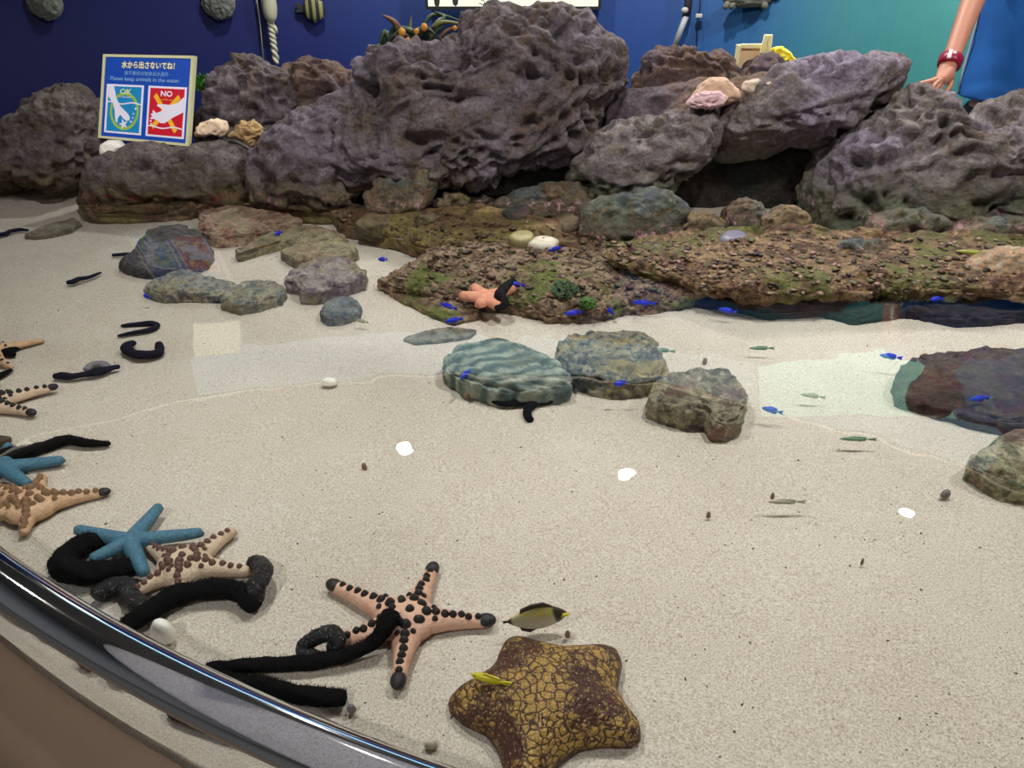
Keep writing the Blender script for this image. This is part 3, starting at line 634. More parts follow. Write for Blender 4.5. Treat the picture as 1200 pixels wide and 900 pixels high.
rub('smooth lilac cobble between the rubble stones', [(840, 288), (846, 280), (860, 277), (874, 281), (878, 288), (866, 292), (850, 292)], plain('lilac_cobble', lin(108, 104, 124), .4, .12, 40, .2), h=.028, seed=77, amp=.001, z=.064, sub=4)
rub('small olive cobble on the wet ledge', [(595, 282), (600, 276), (612, 273), (625, 277), (626, 285), (612, 288), (600, 287)], plain('olive_cobble', lin(148, 140, 96), .5, .15, 60, .3), h=.02, seed=78, amp=.002, z=.045, sub=4)
rub('small whitish cobble next to the olive cobble', [(617, 290), (626, 282), (640, 281), (656, 286), (650, 293), (632, 294)], plain('white_cobble', lin(212, 202, 184), .5, .12, 60, .3), h=.018, seed=79, amp=.002, z=.042, sub=4)
for i, (lb, x, y, r, m) in enumerate([('tiny brown rubble lump below the lilac cobble', 920, 326, 12, M_TANR), ('dark rubble lump at the ledge\'s middle', 1040, 336, 14, M_WETR), ('rusty rubble lump near the undercut edge', 1075, 345, 13, M_TANR), ('maroon rubble bar behind the mossy ledge', 712, 274, 16, M_MAROON), ('black wet rubble lump beside the pale pink strip', 606, 256, 14, M_MAROON), ('mossy lump in front of the greenish stone', 768, 300, 15, M_GREENR), ('tan rubble lump in front of the waterfall stone', 440, 268, 15, M_TANR), ('small tan lump closest to the waterfall', 500, 262, 10, M_TANR), ('pinkish lump under the broad wet stone', 664, 268, 14, M_TANR), ('rust-red lump left of the tan pitted stone', 904, 306, 13, M_WETR)]):
    rub(lb, [(x+r*1.5*math.cos(t)*(1+.2*math.sin(3*t+i)), y+r*.62*math.sin(t)) for t in np.linspace(0, 2*PI, 13)[:-1]], m, h=.035, seed=90+i, amp=.009, z=.035, sub=4, feat=.4)

# ------------------------------------------------------------ stones lying in the pool
FS = 'flat stones lying on the pool sand'
def fs(label, pts, mat, h, seed, amp=.008, feat=.40, sub=6, **k): return flat(label, pts, mat, h=h*.72, z=h*.3, seed=seed, amp=amp, group=FS, sub=sub, feat=feat, **k)
fs('long reddish slab with a dark edge', [(232, 276), (236, 256), (262, 250), (300, 252), (330, 256), (352, 264), (356, 269), (330, 274), (290, 282), (250, 286)], M_RED, .045, 101)
fs('olive flat stone behind the round olive stone', [(276, 298), (296, 288), (316, 276), (340, 270), (372, 270), (400, 276), (410, 284), (396, 290), (352, 292), (320, 290), (296, 300), (280, 304)], M_OLIVE, .028, 102)
fs('round-ended olive stone, smooth and flat', [(328, 300), (340, 293), (366, 291), (396, 288), (416, 290), (421, 298), (408, 307), (376, 312), (344, 311)], M_OLIVE, .03, 103, .004)
fs('purple-tinged grey stone with layered edge', [(334, 338), (338, 326), (358, 316), (390, 309), (414, 311), (424, 320), (431, 321), (428, 334), (400, 342), (372, 351), (352, 350), (350, 340)], slab('purple_grey_slab', lin(92, 86, 88), lin(142, 134, 130), lin(164, 154, 146), lin(120, 104, 112), lin(150, 140, 108)), .04, 104, .007)
fs('long pale olive stone pointing at the sea cucumbers', [(168, 344), (178, 334), (198, 328), (224, 322), (246, 330), (276, 338), (280, 346), (256, 352), (224, 350), (190, 351)], M_GREYO, .032, 105, .007)
fs('grey wedge-shaped stone in front of the stone ring', [(258, 358), (268, 346), (290, 335), (318, 333), (337, 344), (330, 352), (304, 361), (280, 364)], M_GREYO, .032, 106, .006)
fs('small oval blue-grey stone lying alone', [(375, 372), (380, 360), (396, 354), (414, 354), (425, 362), (422, 371), (404, 377), (384, 378)], M_GREYS, .026, 107, .003)
fs('grey stone lying under the sign\'s mirror image', [(138, 312), (150, 304), (162, 290), (172, 278), (190, 268), (212, 268), (236, 276), (252, 300), (244, 312), (216, 320), (180, 323), (160, 321)], slab('dim_blue_slab', lin(50, 50, 54), lin(84, 82, 82), lin(104, 100, 96), lin(70, 68, 76)), .035, 108, .008)
fs('faint thin grey slab near the pool\'s dim corner', [(28, 278), (44, 270), (66, 262), (86, 257), (96, 262), (84, 270), (58, 276), (40, 279)], M_DARKS, .012, 109, .003)
fs('tiny dark oval stone by the broad boulder', [(40, 233), (48, 229), (60, 228), (74, 230), (74, 235), (60, 237), (48, 237)], slab('brown_oval', lin(66, 60, 52), lin(90, 82, 70), lin(104, 94, 80)), .012, 110, .002, sub=4)
fs('largest pool stone, ribbed and blue-grey', [(517, 436), (524, 424), (542, 413), (574, 408), (604, 411), (634, 420), (654, 434), (670, 450), (672, 462), (648, 468), (610, 470), (570, 466), (540, 458), (524, 448)], M_RIB, .048, 111, .007, ridge=((.42, .90, 0), 24, .015))
fs('flecked grey stone behind the ribbed stone', [(664, 446), (650, 432), (652, 414), (670, 406), (700, 400), (730, 397), (756, 402), (766, 414), (778, 430), (786, 446), (770, 456), (730, 459), (690, 455)], M_FLECK, .05, 112, .010)
fs('two-lobed grey and tan stone', [(757, 480), (764, 464), (780, 452), (812, 447), (844, 446), (866, 456), (875, 470), (872, 492), (868, 504), (850, 511), (830, 508), (830, 496), (800, 494), (770, 488)], M_TAN2, .05, 113, .009)
fs('dark reef rock with maroon crust at the picture edge', [(1042, 455), (1054, 434), (1080, 422), (1110, 418), (1150, 415), (1190, 418), (1240, 424), (1270, 470), (1230, 502), (1180, 504), (1130, 494), (1080, 482), (1052, 472)], M_MAROON, .036, 114, .009)
fs('pale green-flecked rock in the lower pool by the picture edge', [(1130, 552), (1140, 540), (1160, 528), (1184, 520), (1220, 515), (1260, 540), (1250, 580), (1200, 582), (1170, 574), (1144, 564)], slab('pale_green_rock', lin(72, 72, 54), lin(150, 146, 112), lin(190, 182, 150), lin(104, 106, 82), lin(120, 96, 76), sc=14), .05, 115, .008)
fs('low thin shelly stone between the ledge and ribbed stone', [(470, 398), (500, 388), (530, 384), (560, 388), (550, 396), (510, 402), (486, 404)], M_DARKS, .008, 116, .003, sub=5)
# loose pebbles and shells on the sand
PG = 'small pebbles on the open sand'
def peb(label, x, y, r, mat, h=.010, sq=.55, seed=1, z=.003, name='pebble', cat='pebble', amp=.0006):
    flat(label, [(x+r*math.cos(t)*(1+.15*math.sin(2*t+seed)), y+r*sq*math.sin(t)) for t in np.linspace(0, 2*PI, 11)[:-1]], mat, h=h, z=z, sub=3, seed=seed, amp=amp, name=name, cat=cat, group=PG if name == 'pebble' else None, p=.8, q=.9, feat=.2, hb=.004)
MPG = plain('grey_pebble', lin(112, 104, 104), .6, .2, 80); MPB = plain('brown_pebble', lin(126, 104, 82), .6, .2, 80)
for lb, x, y, r, m in [('grey pebble near the pale green-flecked rock', 1108, 580, 6, MPG), ('brownish pebble in the middle of the sand', 427, 548, 3.5, MPB), ('tiny pebble below the two-lobed stone', 905, 583, 2.5, MPB), ('pebble beside the ribbed stone\'s shaded foot', 548, 464, 5, MPB), ('grey pebble between the horned star and the rail', 412, 832, 6, MPG), ('brown pebble behind the butterflyfish', 665, 745, 4, MPB), ('pale pebble close to the rail end', 505, 874, 8, plain('pale_pebble', lin(186, 174, 156), .6, .1, 80)), ('small brown pebble on the open sand below the lamp reflection', 1010, 660, 2.5, MPB), ('lone brown pebble on the empty middle sand', 830, 605, 2.5, MPB), ('pebble by the far wrasse', 826, 424, 3, MPB)]:
    peb(lb, x, y, r, m, seed=int(x))
peb('white shell lying at the bright line on the sand', 386, 449, 10, M_WHITE, .012, .35, 3, name='shell', cat='shell')
peb('rounded white shell peeking over the rail', 192, 746, 17, M_WHITE, .03, .6, 4, name='shell', cat='shell')
# ------------------------------------------------------------ sea stars
def polar(c3, Rf, hf, N=360, M=26, zb=-.002):
    A = np.linspace(0, 2*PI, N, endpoint=False); S = np.linspace(0, 1, M+1)[1:]**.8
    R = Rf(A); V = [c3+np.array([0, 0, hf(np.zeros(1), np.zeros(1))[0]])]; F = []
    for s in S:
        h = hf(R*s*np.cos(A), R*s*np.sin(A)) if s < .999 else np.zeros(N)
        V += list(np.stack([c3[0]+R*s*np.cos(A), c3[1]+R*s*np.sin(A), c3[2]+h], 1))
    V += list(np.stack([c3[0]+R*.9*np.cos(A), c3[1]+R*.9*np.sin(A), np.full(N, c3[2]+zb)], 1))
    for k in range(N): F.append((0, 1+k, 1+(k+1) % N))
    for i in range(M):
        for k in range(N): F.append((1+i*N+k, 1+(i+1)*N+k, 1+(i+1)*N+(k+1) % N, 1+i*N+(k+1) % N))
    F.append(tuple(1+M*N+k for k in range(N-1, -1, -1)))
    return V, F
class Star:
    def __init__(s, cpx, tips, rb, rt, H, z=.004, pw=1.6, disc=None):
        s.c = G(cpx[0], cpx[1], z+H*.45); s.c[2] = z
        s.arms = []
        for t in tips:
            e = G(t[0], t[1], z+rt*.5)-s.c; L = math.hypot(e[0], e[1]); s.arms.append((math.atan2(e[1], e[0]), L))
        s.rb, s.rt, s.H, s.pw = rb, rt, H, pw; s.disc = disc or rb*1.15
    def prof(s, x, y):
        """max over arms of (1-n^2), with the local height"""
        best = np.clip(1-(x*x+y*y)/s.disc**2, -9, 1); h = s.H*np.sqrt(np.clip(best, 0, 1))**.8
        for th, L in s.arms:
            u = x*math.cos(th)+y*math.sin(th); w = -x*math.sin(th)+y*math.cos(th)
            Lc = L-s.rt; t = np.clip(u/Lc, 0, 1); r = s.rt+(s.rb-s.rt)*(1-t)**s.pw
            dx = u-np.clip(u, 0, Lc); n2 = (w*w+dx*dx)/r**2; f = 1-n2
            hh = (s.rt*1.3+(s.H-s.rt*1.3)*(1-t)**1.3)*np.sqrt(np.clip(f, 0, 1))**.85
            best = np.maximum(best, f); h = np.where(hh > h, np.maximum(hh, h), h)
        return best, h
    def R(s, A):
        R = np.zeros(len(A)); hi = max(L for _, L in s.arms)*1.02
        for r in np.linspace(0, hi, 500):
            f, _ = s.prof(r*np.cos(A), r*np.sin(A)); R = np.where(f > 0, r, R)
        return R+.0002
    def build(s, name, mat, parent):
        V, F = polar(s.c, s.R, lambda x, y: s.prof(x, y)[1], 420, 28); return emit(name, V, F, mat, parent=parent)
    def at(s, i, t, w=0.):
        th, L = s.arms[i]; x = t*L*math.cos(th)-w*math.sin(th); y = t*L*math.sin(th)+w*math.cos(th)
        return s.c+np.array([x, y, s.prof(np.array([x]), np.array([y]))[1][0]])
    def pt(s, x, y): return s.c+np.array([x, y, s.prof(np.array([x]), np.array([y]))[1][0]])
_hv = None
def horn_mesh(mat):
    prof = [(1.15, -.3), (1.0, .05), (.82, .45), (.55, .85), (.25, 1.05)]; n = 10; V = []; F = []
    for r, z in prof: V += [(r*math.cos(2*PI*k/n), r*math.sin(2*PI*k/n), z) for k in range(n)]
    for i in range(len(prof)-1): F += [(i*n+k, i*n+(k+1) % n, (i+1)*n+(k+1) % n, (i+1)*n+k) for k in range(n)]
    V.append((0, 0, 1.12)); F += [((len(prof)-1)*n+k, (len(prof)-1)*n+(k+1) % n, len(V)-1) for k in range(n)]
    me = mkmesh('horn', V, F); me.materials.append(mat); return me
def horned(label, cpx, tips, rb, rt, H, mat, hmat, tipm=None, dark=None, hr=.0048, nh=6, seed=1, central=True, cover=()):
    S = Star(cpx, tips, rb, rt, H, pw=1.9)
    o = empty('horned_starfish', S.c, label, 'starfish', 'horned starfish on the sand'); S.build('body', mat, o)
    me = horn_mesh(hmat); rnd = random.Random(seed)
    def horn(P, r, h):
        q = bpy.data.objects.new('horn', me); COL.objects.link(q); q.parent = o
        q.location = tuple(P-S.c); q.scale = (r, r, h)
    for i in range(len(tips)):
        if i in cover: continue
        dk = dark is None or i in dark
        for k in range(nh):
            t = .34+.5*k/(nh-1)+rnd.uniform(-.01, .01); r = hr*(1.08-.32*k/nh)
            horn(S.at(i, t, rnd.uniform(-.0015, .0015)), r, r*.95)
        if tipm and dk:
            th, L = S.arms[i]; a = S.at(i, .93); b = S.at(i, .985); c = np.array([S.c[0]+L*.945*math.cos(th), S.c[1]+L*.945*math.sin(th), S.c[2]+rt*.55])
            d = np.array([math.cos(th), math.sin(th), 0]); Vb, Fb = ball((0, 0, 0), (rt*1.45, rt*1.06, rt*.9), 16, 10)
            Rm = np.array([[d[0], -d[1], 0], [d[1], d[0], 0], [0, 0, 1]]); emit('arm_tip', [c+Rm@np.array(v) for v in Vb], Fb, tipm, parent=o, label='dark arm tip')
    if central:
        for i in range(len(tips)):
            th, L = S.arms[i]; a2 = S.arms[(i+1) % len(tips)][0]
            horn(S.at(i, .22), hr*1.25, hr*1.3)
            horn(S.at(i, .14, rb*.42), hr*1.0, hr); horn(S.at(i, .16, -rb*.42), hr*1.0, hr)
            horn(S.at(i, .30, rb*.30), hr*.72, hr*.72); horn(S.at(i, .33, -rb*.28), hr*.72, hr*.72)
        horn(S.at(0, .02), hr*1.1, hr*1.1)
    return o, S
def order(c, tips): return sorted(tips, key=lambda t: math.atan2(-(t[1]-c[1])*1.4, t[0]-c[0]))
horned('peach horned starfish with black-tipped arms and a sea cucumber across it', (479, 722), [(575, 727), (508, 664), (387, 684), (382, 757), (466, 802)], .033, .0095, .025, M_HS_P, M_HORN, M_TIP, dark=(0, 1, 2, 4), hr=.0056, nh=6, seed=1)
horned('cream horned starfish with brown knobs touching the blue starfish', (214, 659), [(294, 669), (276, 619), (172, 638), (152, 696), (207, 694)], .034, .0088, .026, M_HS_T, M_HORNB, None, hr=.0052, nh=5, seed=2)
horned('tan horned starfish lying against the rail', (36, 588), [(126, 576), (50, 556), (-38, 560), (-40, 612), (26, 626)], .036, .0078, .028, M_HS_O, M_HORNT, M_TIP, dark=(0,), hr=.006, nh=6, seed=3)
horned('horned starfish with two dark-tipped arms beside the grey-blue cucumber', (-14, 470), [(65, 453), (-4, 448), (-70, 456), (-70, 484), (39, 484)], .034, .008, .022, M_HS_T, M_HORN, M_TIP, dark=(0, 4), hr=.0055, nh=5, seed=4)
horned('pale horned starfish with one thin dark arm, farthest along the rail', (-16, 410), [(52, 398), (-20, 398), (-70, 404), (-60, 424), (14, 431)], .030, .006, .02, M_HS_O, M_HORN, M_TIP, dark=(0,), hr=.004, nh=4, seed=5, cover=(0,))
def smoothstar(name, label, cpx, tips, rb, rt, H, mat, pw=1.2, z=.004, group=None):
    S = Star(cpx, tips, rb, rt, H, z=z, pw=pw, disc=rb*1.05)
    V, F = polar(S.c, S.R, lambda x, y: S.prof(x, y)[1], 480, 28); return emit(name, V, F, mat, label, 'starfish', group)
smoothstar('blue_starfish', 'blue starfish with five slim arms lying over a black sea cucumber', (151, 632), [(239, 623), (188, 591), (87, 619), (104, 656), (170, 673)], .0135, .0085, .015, M_BLUES, .8, z=.014, group='blue starfish')
smoothstar('blue_starfish', 'blue starfish half under the long black cucumber at the picture edge', (4, 546), [(76, 538), (10, 520), (-70, 544), (-40, 572), (34, 568)], .015, .009, .016, M_BLUES, .8, z=.006, group='blue starfish')
smoothstar('peach_starfish', 'smooth peach starfish resting on the mossy ledge', (570, 347), [(537, 346), (554, 335), (604, 336), (588, 361), (560, 358)], .024, .013, .018, M_PEACH, 1.1, z=.036)
# big cushion star
out = [(593, 748), (603, 745), (631, 753), (659, 760), (687, 758), (712, 755), (724, 759), (730, 773), (724, 806), (735, 826), (751, 845), (752, 864), (738, 872), (704, 871), (676, 876), (652, 894), (636, 918), (618, 932), (602, 926), (590, 896), (582, 874), (570, 858), (542, 845), (527, 831), (524, 818), (535, 806), (570, 787), (580, 776), (585, 762)]
ctr = G(640, 822, .012)
cq, cR = radial([(G(x, y, .012)-ctr)[:2] for x, y in out], 720, 15)
cc = ctr+np.array([cq[0], cq[1], 0]); cc[2] = .004
CH = .05
def cush_h(x, y):
    r = np.hypot(x, y); a = np.arctan2(y, x) % (2*PI); R = Rat(cR, a); s = np.clip(r/R, 0, 1)
    h = CH*np.sqrt(np.clip(1-s**2.4, 0, 1))*(1-.32*np.clip((r-.05)/.08, 0, 1))
    P = np.stack([x, y, np.zeros_like(x)], -1).reshape(-1, 3)
    return h+.0016*gn(P*38, 3).reshape(np.shape(x))*(1-s)
V, F = polar(cc, lambda A: Rat(cR, A), cush_h, 480, 36)
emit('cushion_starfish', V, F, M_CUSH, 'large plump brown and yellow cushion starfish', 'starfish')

# ------------------------------------------------------------ sea cucumbers
def cuke(label, path, mat, seed=1, spikes=0, z=None, rings=90, flat_=.8, cat='sea cucumber', lift=None, group='sea cucumbers'):
    """path: (px, py, width in px[, height])"""
    C = []; Rr = []
    for q in path:
        P = G(q[0], q[1], 0.01); r = q[2]*.5*depth(P)/FPX; zz = r*flat_*.9 if len(q) < 4 else q[3]
        P = G(q[0], q[1], zz); C.append(P); Rr.append(r)
    C = spline(C, rings); Rr = spline(np.array(Rr)[:, None]*np.ones((1, 3)), rings)[:, 0]; Rr = np.maximum(Rr, .002)
    t = np.linspace(0, 1, rings); e = np.minimum(t, 1-t)/.035; Rr = Rr*np.sqrt(np.clip(1-(1-np.clip(e, 0, 1))**2, .03, 1))
    n = 20; V, F = tube(C, Rr, n, True, flat=flat_); V = np.array(V); ax = np.repeat(C, n, 0); d = V-ax; L = np.linalg.norm(d, axis=1)[:, None]+1e-9
    W = V+seed*2.3
    V = V+d/L*((.16*gn(W*38, seed)+.12*gn(W*95, seed+1)+.08*gn(W*210, seed+2))*L[:, 0])[:, None]
    V[:, 2] = np.maximum(V[:, 2], -.004)
    V = list(V); F = list(F); rnd = random.Random(seed)
    for _ in range(spikes):
        i = rnd.randrange(2, rings-2); a = rnd.uniform(-.3, PI+.3); b = np.array(V[i*n+int(a/(2*PI)*n) % n]); dd = b-C[i]; l = np.linalg.norm(dd); dd /= l
        s = rnd.uniform(.0022, .0044); w = rnd.uniform(.0007, .0012); tt = C[min(i+1, rings-1)]-C[i]; tt /= np.linalg.norm(tt); q = np.cross(dd, tt); dd = dd+tt*rnd.uniform(-.4, .4)
        k = len(V); V += [b-dd*.001+tt*w, b-dd*.001-tt*w*.5+q*w, b-dd*.001-tt*w*.5-q*w, b+dd*s]; F += [(k, k+1, k+3), (k+1, k+2, k+3), (k+2, k, k+3)]
    return emit('sea_cucumber', V, F, mat, label, cat, group)
cuke('thick black sea cucumber bent double under the blue starfish', [(132, 632, 20), (104, 636, 28), (80, 650, 32), (76, 666, 34), (96, 672, 32), (128, 668, 28), (152, 664, 24), (170, 663, 12)], M_CUKE, 1, 500)
cuke('grey-speckled sea cucumber curled between blue starfish and rail', [(112, 702, 18), (124, 690, 24), (144, 684, 22), (150, 694, 22), (158, 704, 22), (180, 712, 20)], M_CUKEG, 2, 0)
cuke('long black sea cucumber running along the cream horned starfish', [(140, 738, 22), (166, 722, 26), (198, 702, 28), (232, 692, 27), (264, 690, 26), (284, 696, 26), (300, 712, 24)], M_CUKE, 3, 500)
cuke('short glossy sea cucumber at the cream starfish\'s arm tip', [(290, 660, 14), (304, 660, 22), (308, 672, 22, .024), (300, 688, 24, .024), (298, 706, 20)], M_CUKEG, 4, 60)
cuke('long thin black sea cucumber climbing over the peach horned starfish', [(236, 788, 22), (280, 781, 18), (330, 778, 19), (372, 775, 19), (410, 766, 19, .012), (438, 752, 19, .02), (452, 734, 22, .036), (460, 716, 22, .040)], M_CUKE, 5, 420)
cuke('bristly black sea cucumber along the rail below the peach horned starfish', [(238, 792, 20), (276, 800, 22), (310, 806, 24), (350, 814, 24), (386, 818, 22), (407, 818, 17)], M_CUKE, 6, 600)
cuke('glossy sea cucumber looped around a peach starfish arm', [(366, 772, 20), (356, 760, 20), (368, 748, 20, .02), (388, 742, 22, .026), (396, 752, 20, .02), (386, 762, 18)], M_CUKEG, 7, 30)
cuke('long black sea cucumber over the farther blue starfish', [(-30, 540, 26), (10, 534, 22), (40, 527, 17), (76, 516, 14), (100, 519, 12), (130, 520, 7)], M_CUKE, 8, 150, lift=.02)
cuke('grey-speckled sea cucumber behind the tan horned starfish', [(-20, 590, 22), (0, 574, 20), (14, 572, 10)], M_CUKEG, 9)
cuke('brown-tipped sea cucumber poking in above the long black one', [(-30, 520, 22), (-8, 517, 18), (14, 515, 8)], plain('brown_cucumber', lin(66, 52, 40), .6, .3, 80, .5, 200), 10)
cuke('thin hairpin-shaped black sea cucumber on the pale sand', [(141, 382, 4), (160, 380, 6), (178, 379, 7), (184, 382, 7), (174, 387, 7), (156, 390, 6), (137, 394, 4)], M_CUKEN, 11)
cuke('fat C-shaped black sea cucumber', [(158, 401, 8), (148, 407, 12), (156, 414, 12), (170, 416, 12), (186, 413, 11), (186, 402, 9)], M_CUKEN, 12)
cuke('knobbed grey-blue sea cucumber with a translucent lump', [(62, 441, 7), (72, 440, 10), (84, 441, 9), (98, 439, 8), (114, 436, 11), (128, 432, 8), (141, 429, 6)], M_CUKEN, 13)
cuke('pale hump curled on the knobbed grey-blue cucumber', [(100, 434, 8), (108, 428, 10), (120, 427, 10), (128, 431, 7)], plain('pale_cucumber', lin(120, 116, 124), .5, .3, 90, .5, 200), 14)
cuke('small forked black sea cucumber alone on the far sand', [(78, 331, 6), (86, 330, 7), (92, 327, 6), (104, 325, 5), (119, 319, 3)], M_CUKEN, 15)
cuke('dark curved sea cucumber beside the faint thin slab', [(-8, 276, 6), (6, 274, 6), (12, 271, 5), (24, 269, 5), (34, 270, 3)], M_CUKEN, 16)
cuke('thin straight black sea cucumber left of the mirrored sign', [(131, 299, 4), (146, 298, 5), (164, 298, 5), (180, 299, 3)], M_CUKEN, 17)
cuke('dark sea cucumber creeping under the largest ribbed stone', [(574, 466, 8), (586, 472, 9), (606, 472, 10), (636, 471, 10), (650, 468, 8)], M_CUKE, 18)
cuke('short black sea cucumber hanging out from the ribbed stone', [(630, 470, 11), (620, 478, 11), (618, 486, 10), (622, 493, 9)], M_CUKE, 19)
cuke('black sea cucumber hugging the smooth peach starfish', [(603, 328, 7, .052), (592, 336, 11, .056), (586, 346, 13, .056), (590, 356, 12, .046), (582, 363, 11, .040)], M_CUKE, 20)
cuke('black heart-shaped sea cucumber by the farthest horned starfish', [(-6, 414, 8), (8, 412, 10), (22, 407, 6), (10, 413, 9), (18, 416, 6)], M_CUKE, 21)
cuke('dark pointed sea cucumber below the brown starfish arm', [(-20, 446, 12), (0, 440, 9), (14, 433, 4)], M_CUKE, 22)

# ------------------------------------------------------------ fish
def fish(name, label, hpx, tpx, hgt, thick, mat, cat='fish', group=None, z=.03, tailmat=None, big=False, tl=1.):
    A = G(hpx[0], hpx[1], z); B = G(tpx[0], tpx[1], z); ax = B-A; L = np.linalg.norm(ax); ax /= L; side = np.cross(ax, [0, 0, 1]); up = np.array([0, 0, 1.])
    n = 14; ts = np.linspace(0, 1, 15); V = []; F = []
    for t in ts:
        w = (math.sin(PI*min(1, t*1.04+.02))**.7)*(1-.25*t) if t < .96 else .12
        w = max(w, .05)
        for k in range(n):
            a = 2*PI*k/n; V.append(A+ax*t*L*(1-.2*tl)+side*math.cos(a)*w*thick/2+up*math.sin(a)*w*hgt/2)
    for i in range(14): F += [(i*n+k, i*n+(k+1) % n, (i+1)*n+(k+1) % n, (i+1)*n+k) for k in range(n)]
    F += [tuple(range(n-1, -1, -1)), tuple(14*n+k for k in range(n))]
    def fin(poly, th):   # (t along, height) outline
        k = len(poly); Q = [A+ax*t*L+up*h*hgt/2 for t, h in poly]; th = side*th*thick
        VV = [q+th for q in Q]+[q-th for q in Q]
        return VV, [tuple(range(k)), tuple(range(2*k-1, k-1, -1))]+[(i, i+k, (i+1) % k+k, (i+1) % k) for i in range(k)]
    tail = fin([(.74, .16), (.84, .5*tl), (.82+.18*tl, .72*tl), (.80+.15*tl, .1), (.80+.15*tl, -.1), (.82+.18*tl, -.72*tl), (.84, -.5*tl), (.74, -.16)], .07)
    dors = fin([(.22, .80), (.36, 1.18), (.55, 1.14), (.70, .86), (.72, .4), (.5, .5), (.3, .6)], .06)
    anal = fin([(.40, -.80), (.55, -1.12), (.68, -.86), (.72, -.4), (.5, -.5)], .06)
    if not big:
        mb = MB().add(V, F)
        for q in (tail, dors, anal): mb.add(*q)
        return mb.emit(name, mat, label=label, cat=cat, group=group)
    o = empty(name, (A+B)/2, label, cat, group); emit('body', V, F, mat, parent=o)
    emit('tail_fin', *tail, tailmat or mat, parent=o, smooth=False); emit('dorsal_fin', *dors, tailmat or mat, parent=o, smooth=False); emit('anal_fin', *anal, tailmat or mat, parent=o, smooth=False)
    for s in (-1, 1): emit('eye', *ball(A+ax*L*.10+up*hgt*.08+side*s*thick*.22, (.0022, .0022, .0022) if hgt > .02 else (.0012,)*3, 8, 6), M_BLACK, parent=o)
    return o
BF = 'blue damselfish'
for lb, h, t, zz in [('blue damselfish over the white cobble on the wet ledge', (658, 290), (642, 294), .05), ('blue damselfish by the black cucumber on the mossy ledge', (595, 332), (616, 335), .055), ('blue damselfish below the peach starfish, upper of two', (516, 356), (536, 362), .035), ('blue damselfish below the peach starfish, lower of two', (522, 377), (543, 373), .03), ('blue damselfish at the mossy ledge\'s green edge', (662, 368), (684, 365), .03), ('small blue damselfish curving by the ledge edge', (712, 362), (719, 367), .03), ('brightest blue damselfish before the dark ledge edge', (741, 354), (769, 356), .035), ('blue damselfish where the undercut edge meets the sand', (842, 362), (864, 366), .03), ('blue damselfish above the dark reef rock', (1031, 416), (1058, 420), .04), ('blue damselfish in the shade of the long ledge', (1090, 351), (1106, 350), .05), ('blue damselfish next to the two-lobed stone', (893, 478), (918, 484), .03), ('blue damselfish in front of the maroon-crusted rock', (1137, 468), (1160, 466), .064), ('pale blue damselfish over the ribbed stone', (540, 443), (552, 434), .058), ('pale blue damselfish over the flecked stone\'s shaded side', (719, 450), (735, 449), .058), ('tiny blue damselfish on bare sand behind the purple-tinged stone', (443, 304), (454, 304), .03), ('tiny blue damselfish beside the olive stones', (322, 275), (331, 272), .05), ('tiny blue damselfish swimming past the mirrored sign', (205, 249), (218, 247), .02), ('small blue damselfish at the long pale stone\'s dark end', (168, 346), (176, 349), .03)]:
    fish('damselfish', lb, h, t, .0125, .009, M_BLUEF, group=BF, z=min(zz, WZ-.008))
GF = 'green wrasses'
for lb, h, t in [('thin green wrasse on the sand before the undercut edge', (878, 408), (908, 408)), ('green wrasse just below the bright line on the sand', (984, 514), (1028, 515)), ('faint green wrasse behind the flecked stone', (764, 409), (792, 412)), ('grey wrasse shadowy over the middle sand', (900, 588), (945, 588)), ('pale wrasse over the bright sand', (938, 462), (968, 466)), ('small green wrasse by the oval blue-grey stone', (418, 375), (432, 378))]:
    fish('wrasse', lb, h, t, .009, .008, M_GREENF if 'grey' not in lb and 'pale' not in lb else plain('pale_wrasse', lin(168, 166, 144), .5), group=GF, z=.02)
fish('wrasse', 'yellow-green fish lying in the wet gap of the long ledge', (1120, 294), (1164, 298), .012, .01, plain('lime_fish', lin(150, 160, 70), .4), z=.100)
fish('wrasse', 'yellow fish swimming over the cushion starfish', (552, 790), (600, 803), .0125, .010, M_YELF, big=True, z=.052)
# butterflyfish: deep body, dark back end, yellow top edge
def bfmat():
    t = NT('butterflyfish_skin'); p = t.obj(); q = t.xyz(p)
    c = t.ramp(t.step(q[2], -.02, .02), [(.1, lin(222, 214, 200)), (.55, lin(190, 184, 158)), (.8, lin(178, 168, 96)), (1., lin(120, 104, 50))])
    c = t.mix(t.step(t.math('ABSOLUTE', t.math('SUBTRACT', q[0], t.math('MULTIPLY', q[2], -.3))), .026, .030), c, lin(48, 42, 30))
    return t.pbr(c, .4, t.bump(t.vor(p, 320), .2, .002), .4)
fish('butterflyfish', 'grey butterflyfish with dark edges and yellow snout behind the cushion starfish', (664, 719), (586, 730), .043, .018, bfmat(), big=True, z=.026, tl=.22, tailmat=plain('dark_fin', lin(58, 52, 44), .5))
V, F = tube([G(657, 721, .027), G(661, 720, .027), G(667, 719.5, .026)], [.0042, .003, .0016], 10)
emit('snout', V, F, M_YELF, parent=[o for o in bpy.data.objects if o.name.startswith('butterflyfish')][0], label='yellow snout')
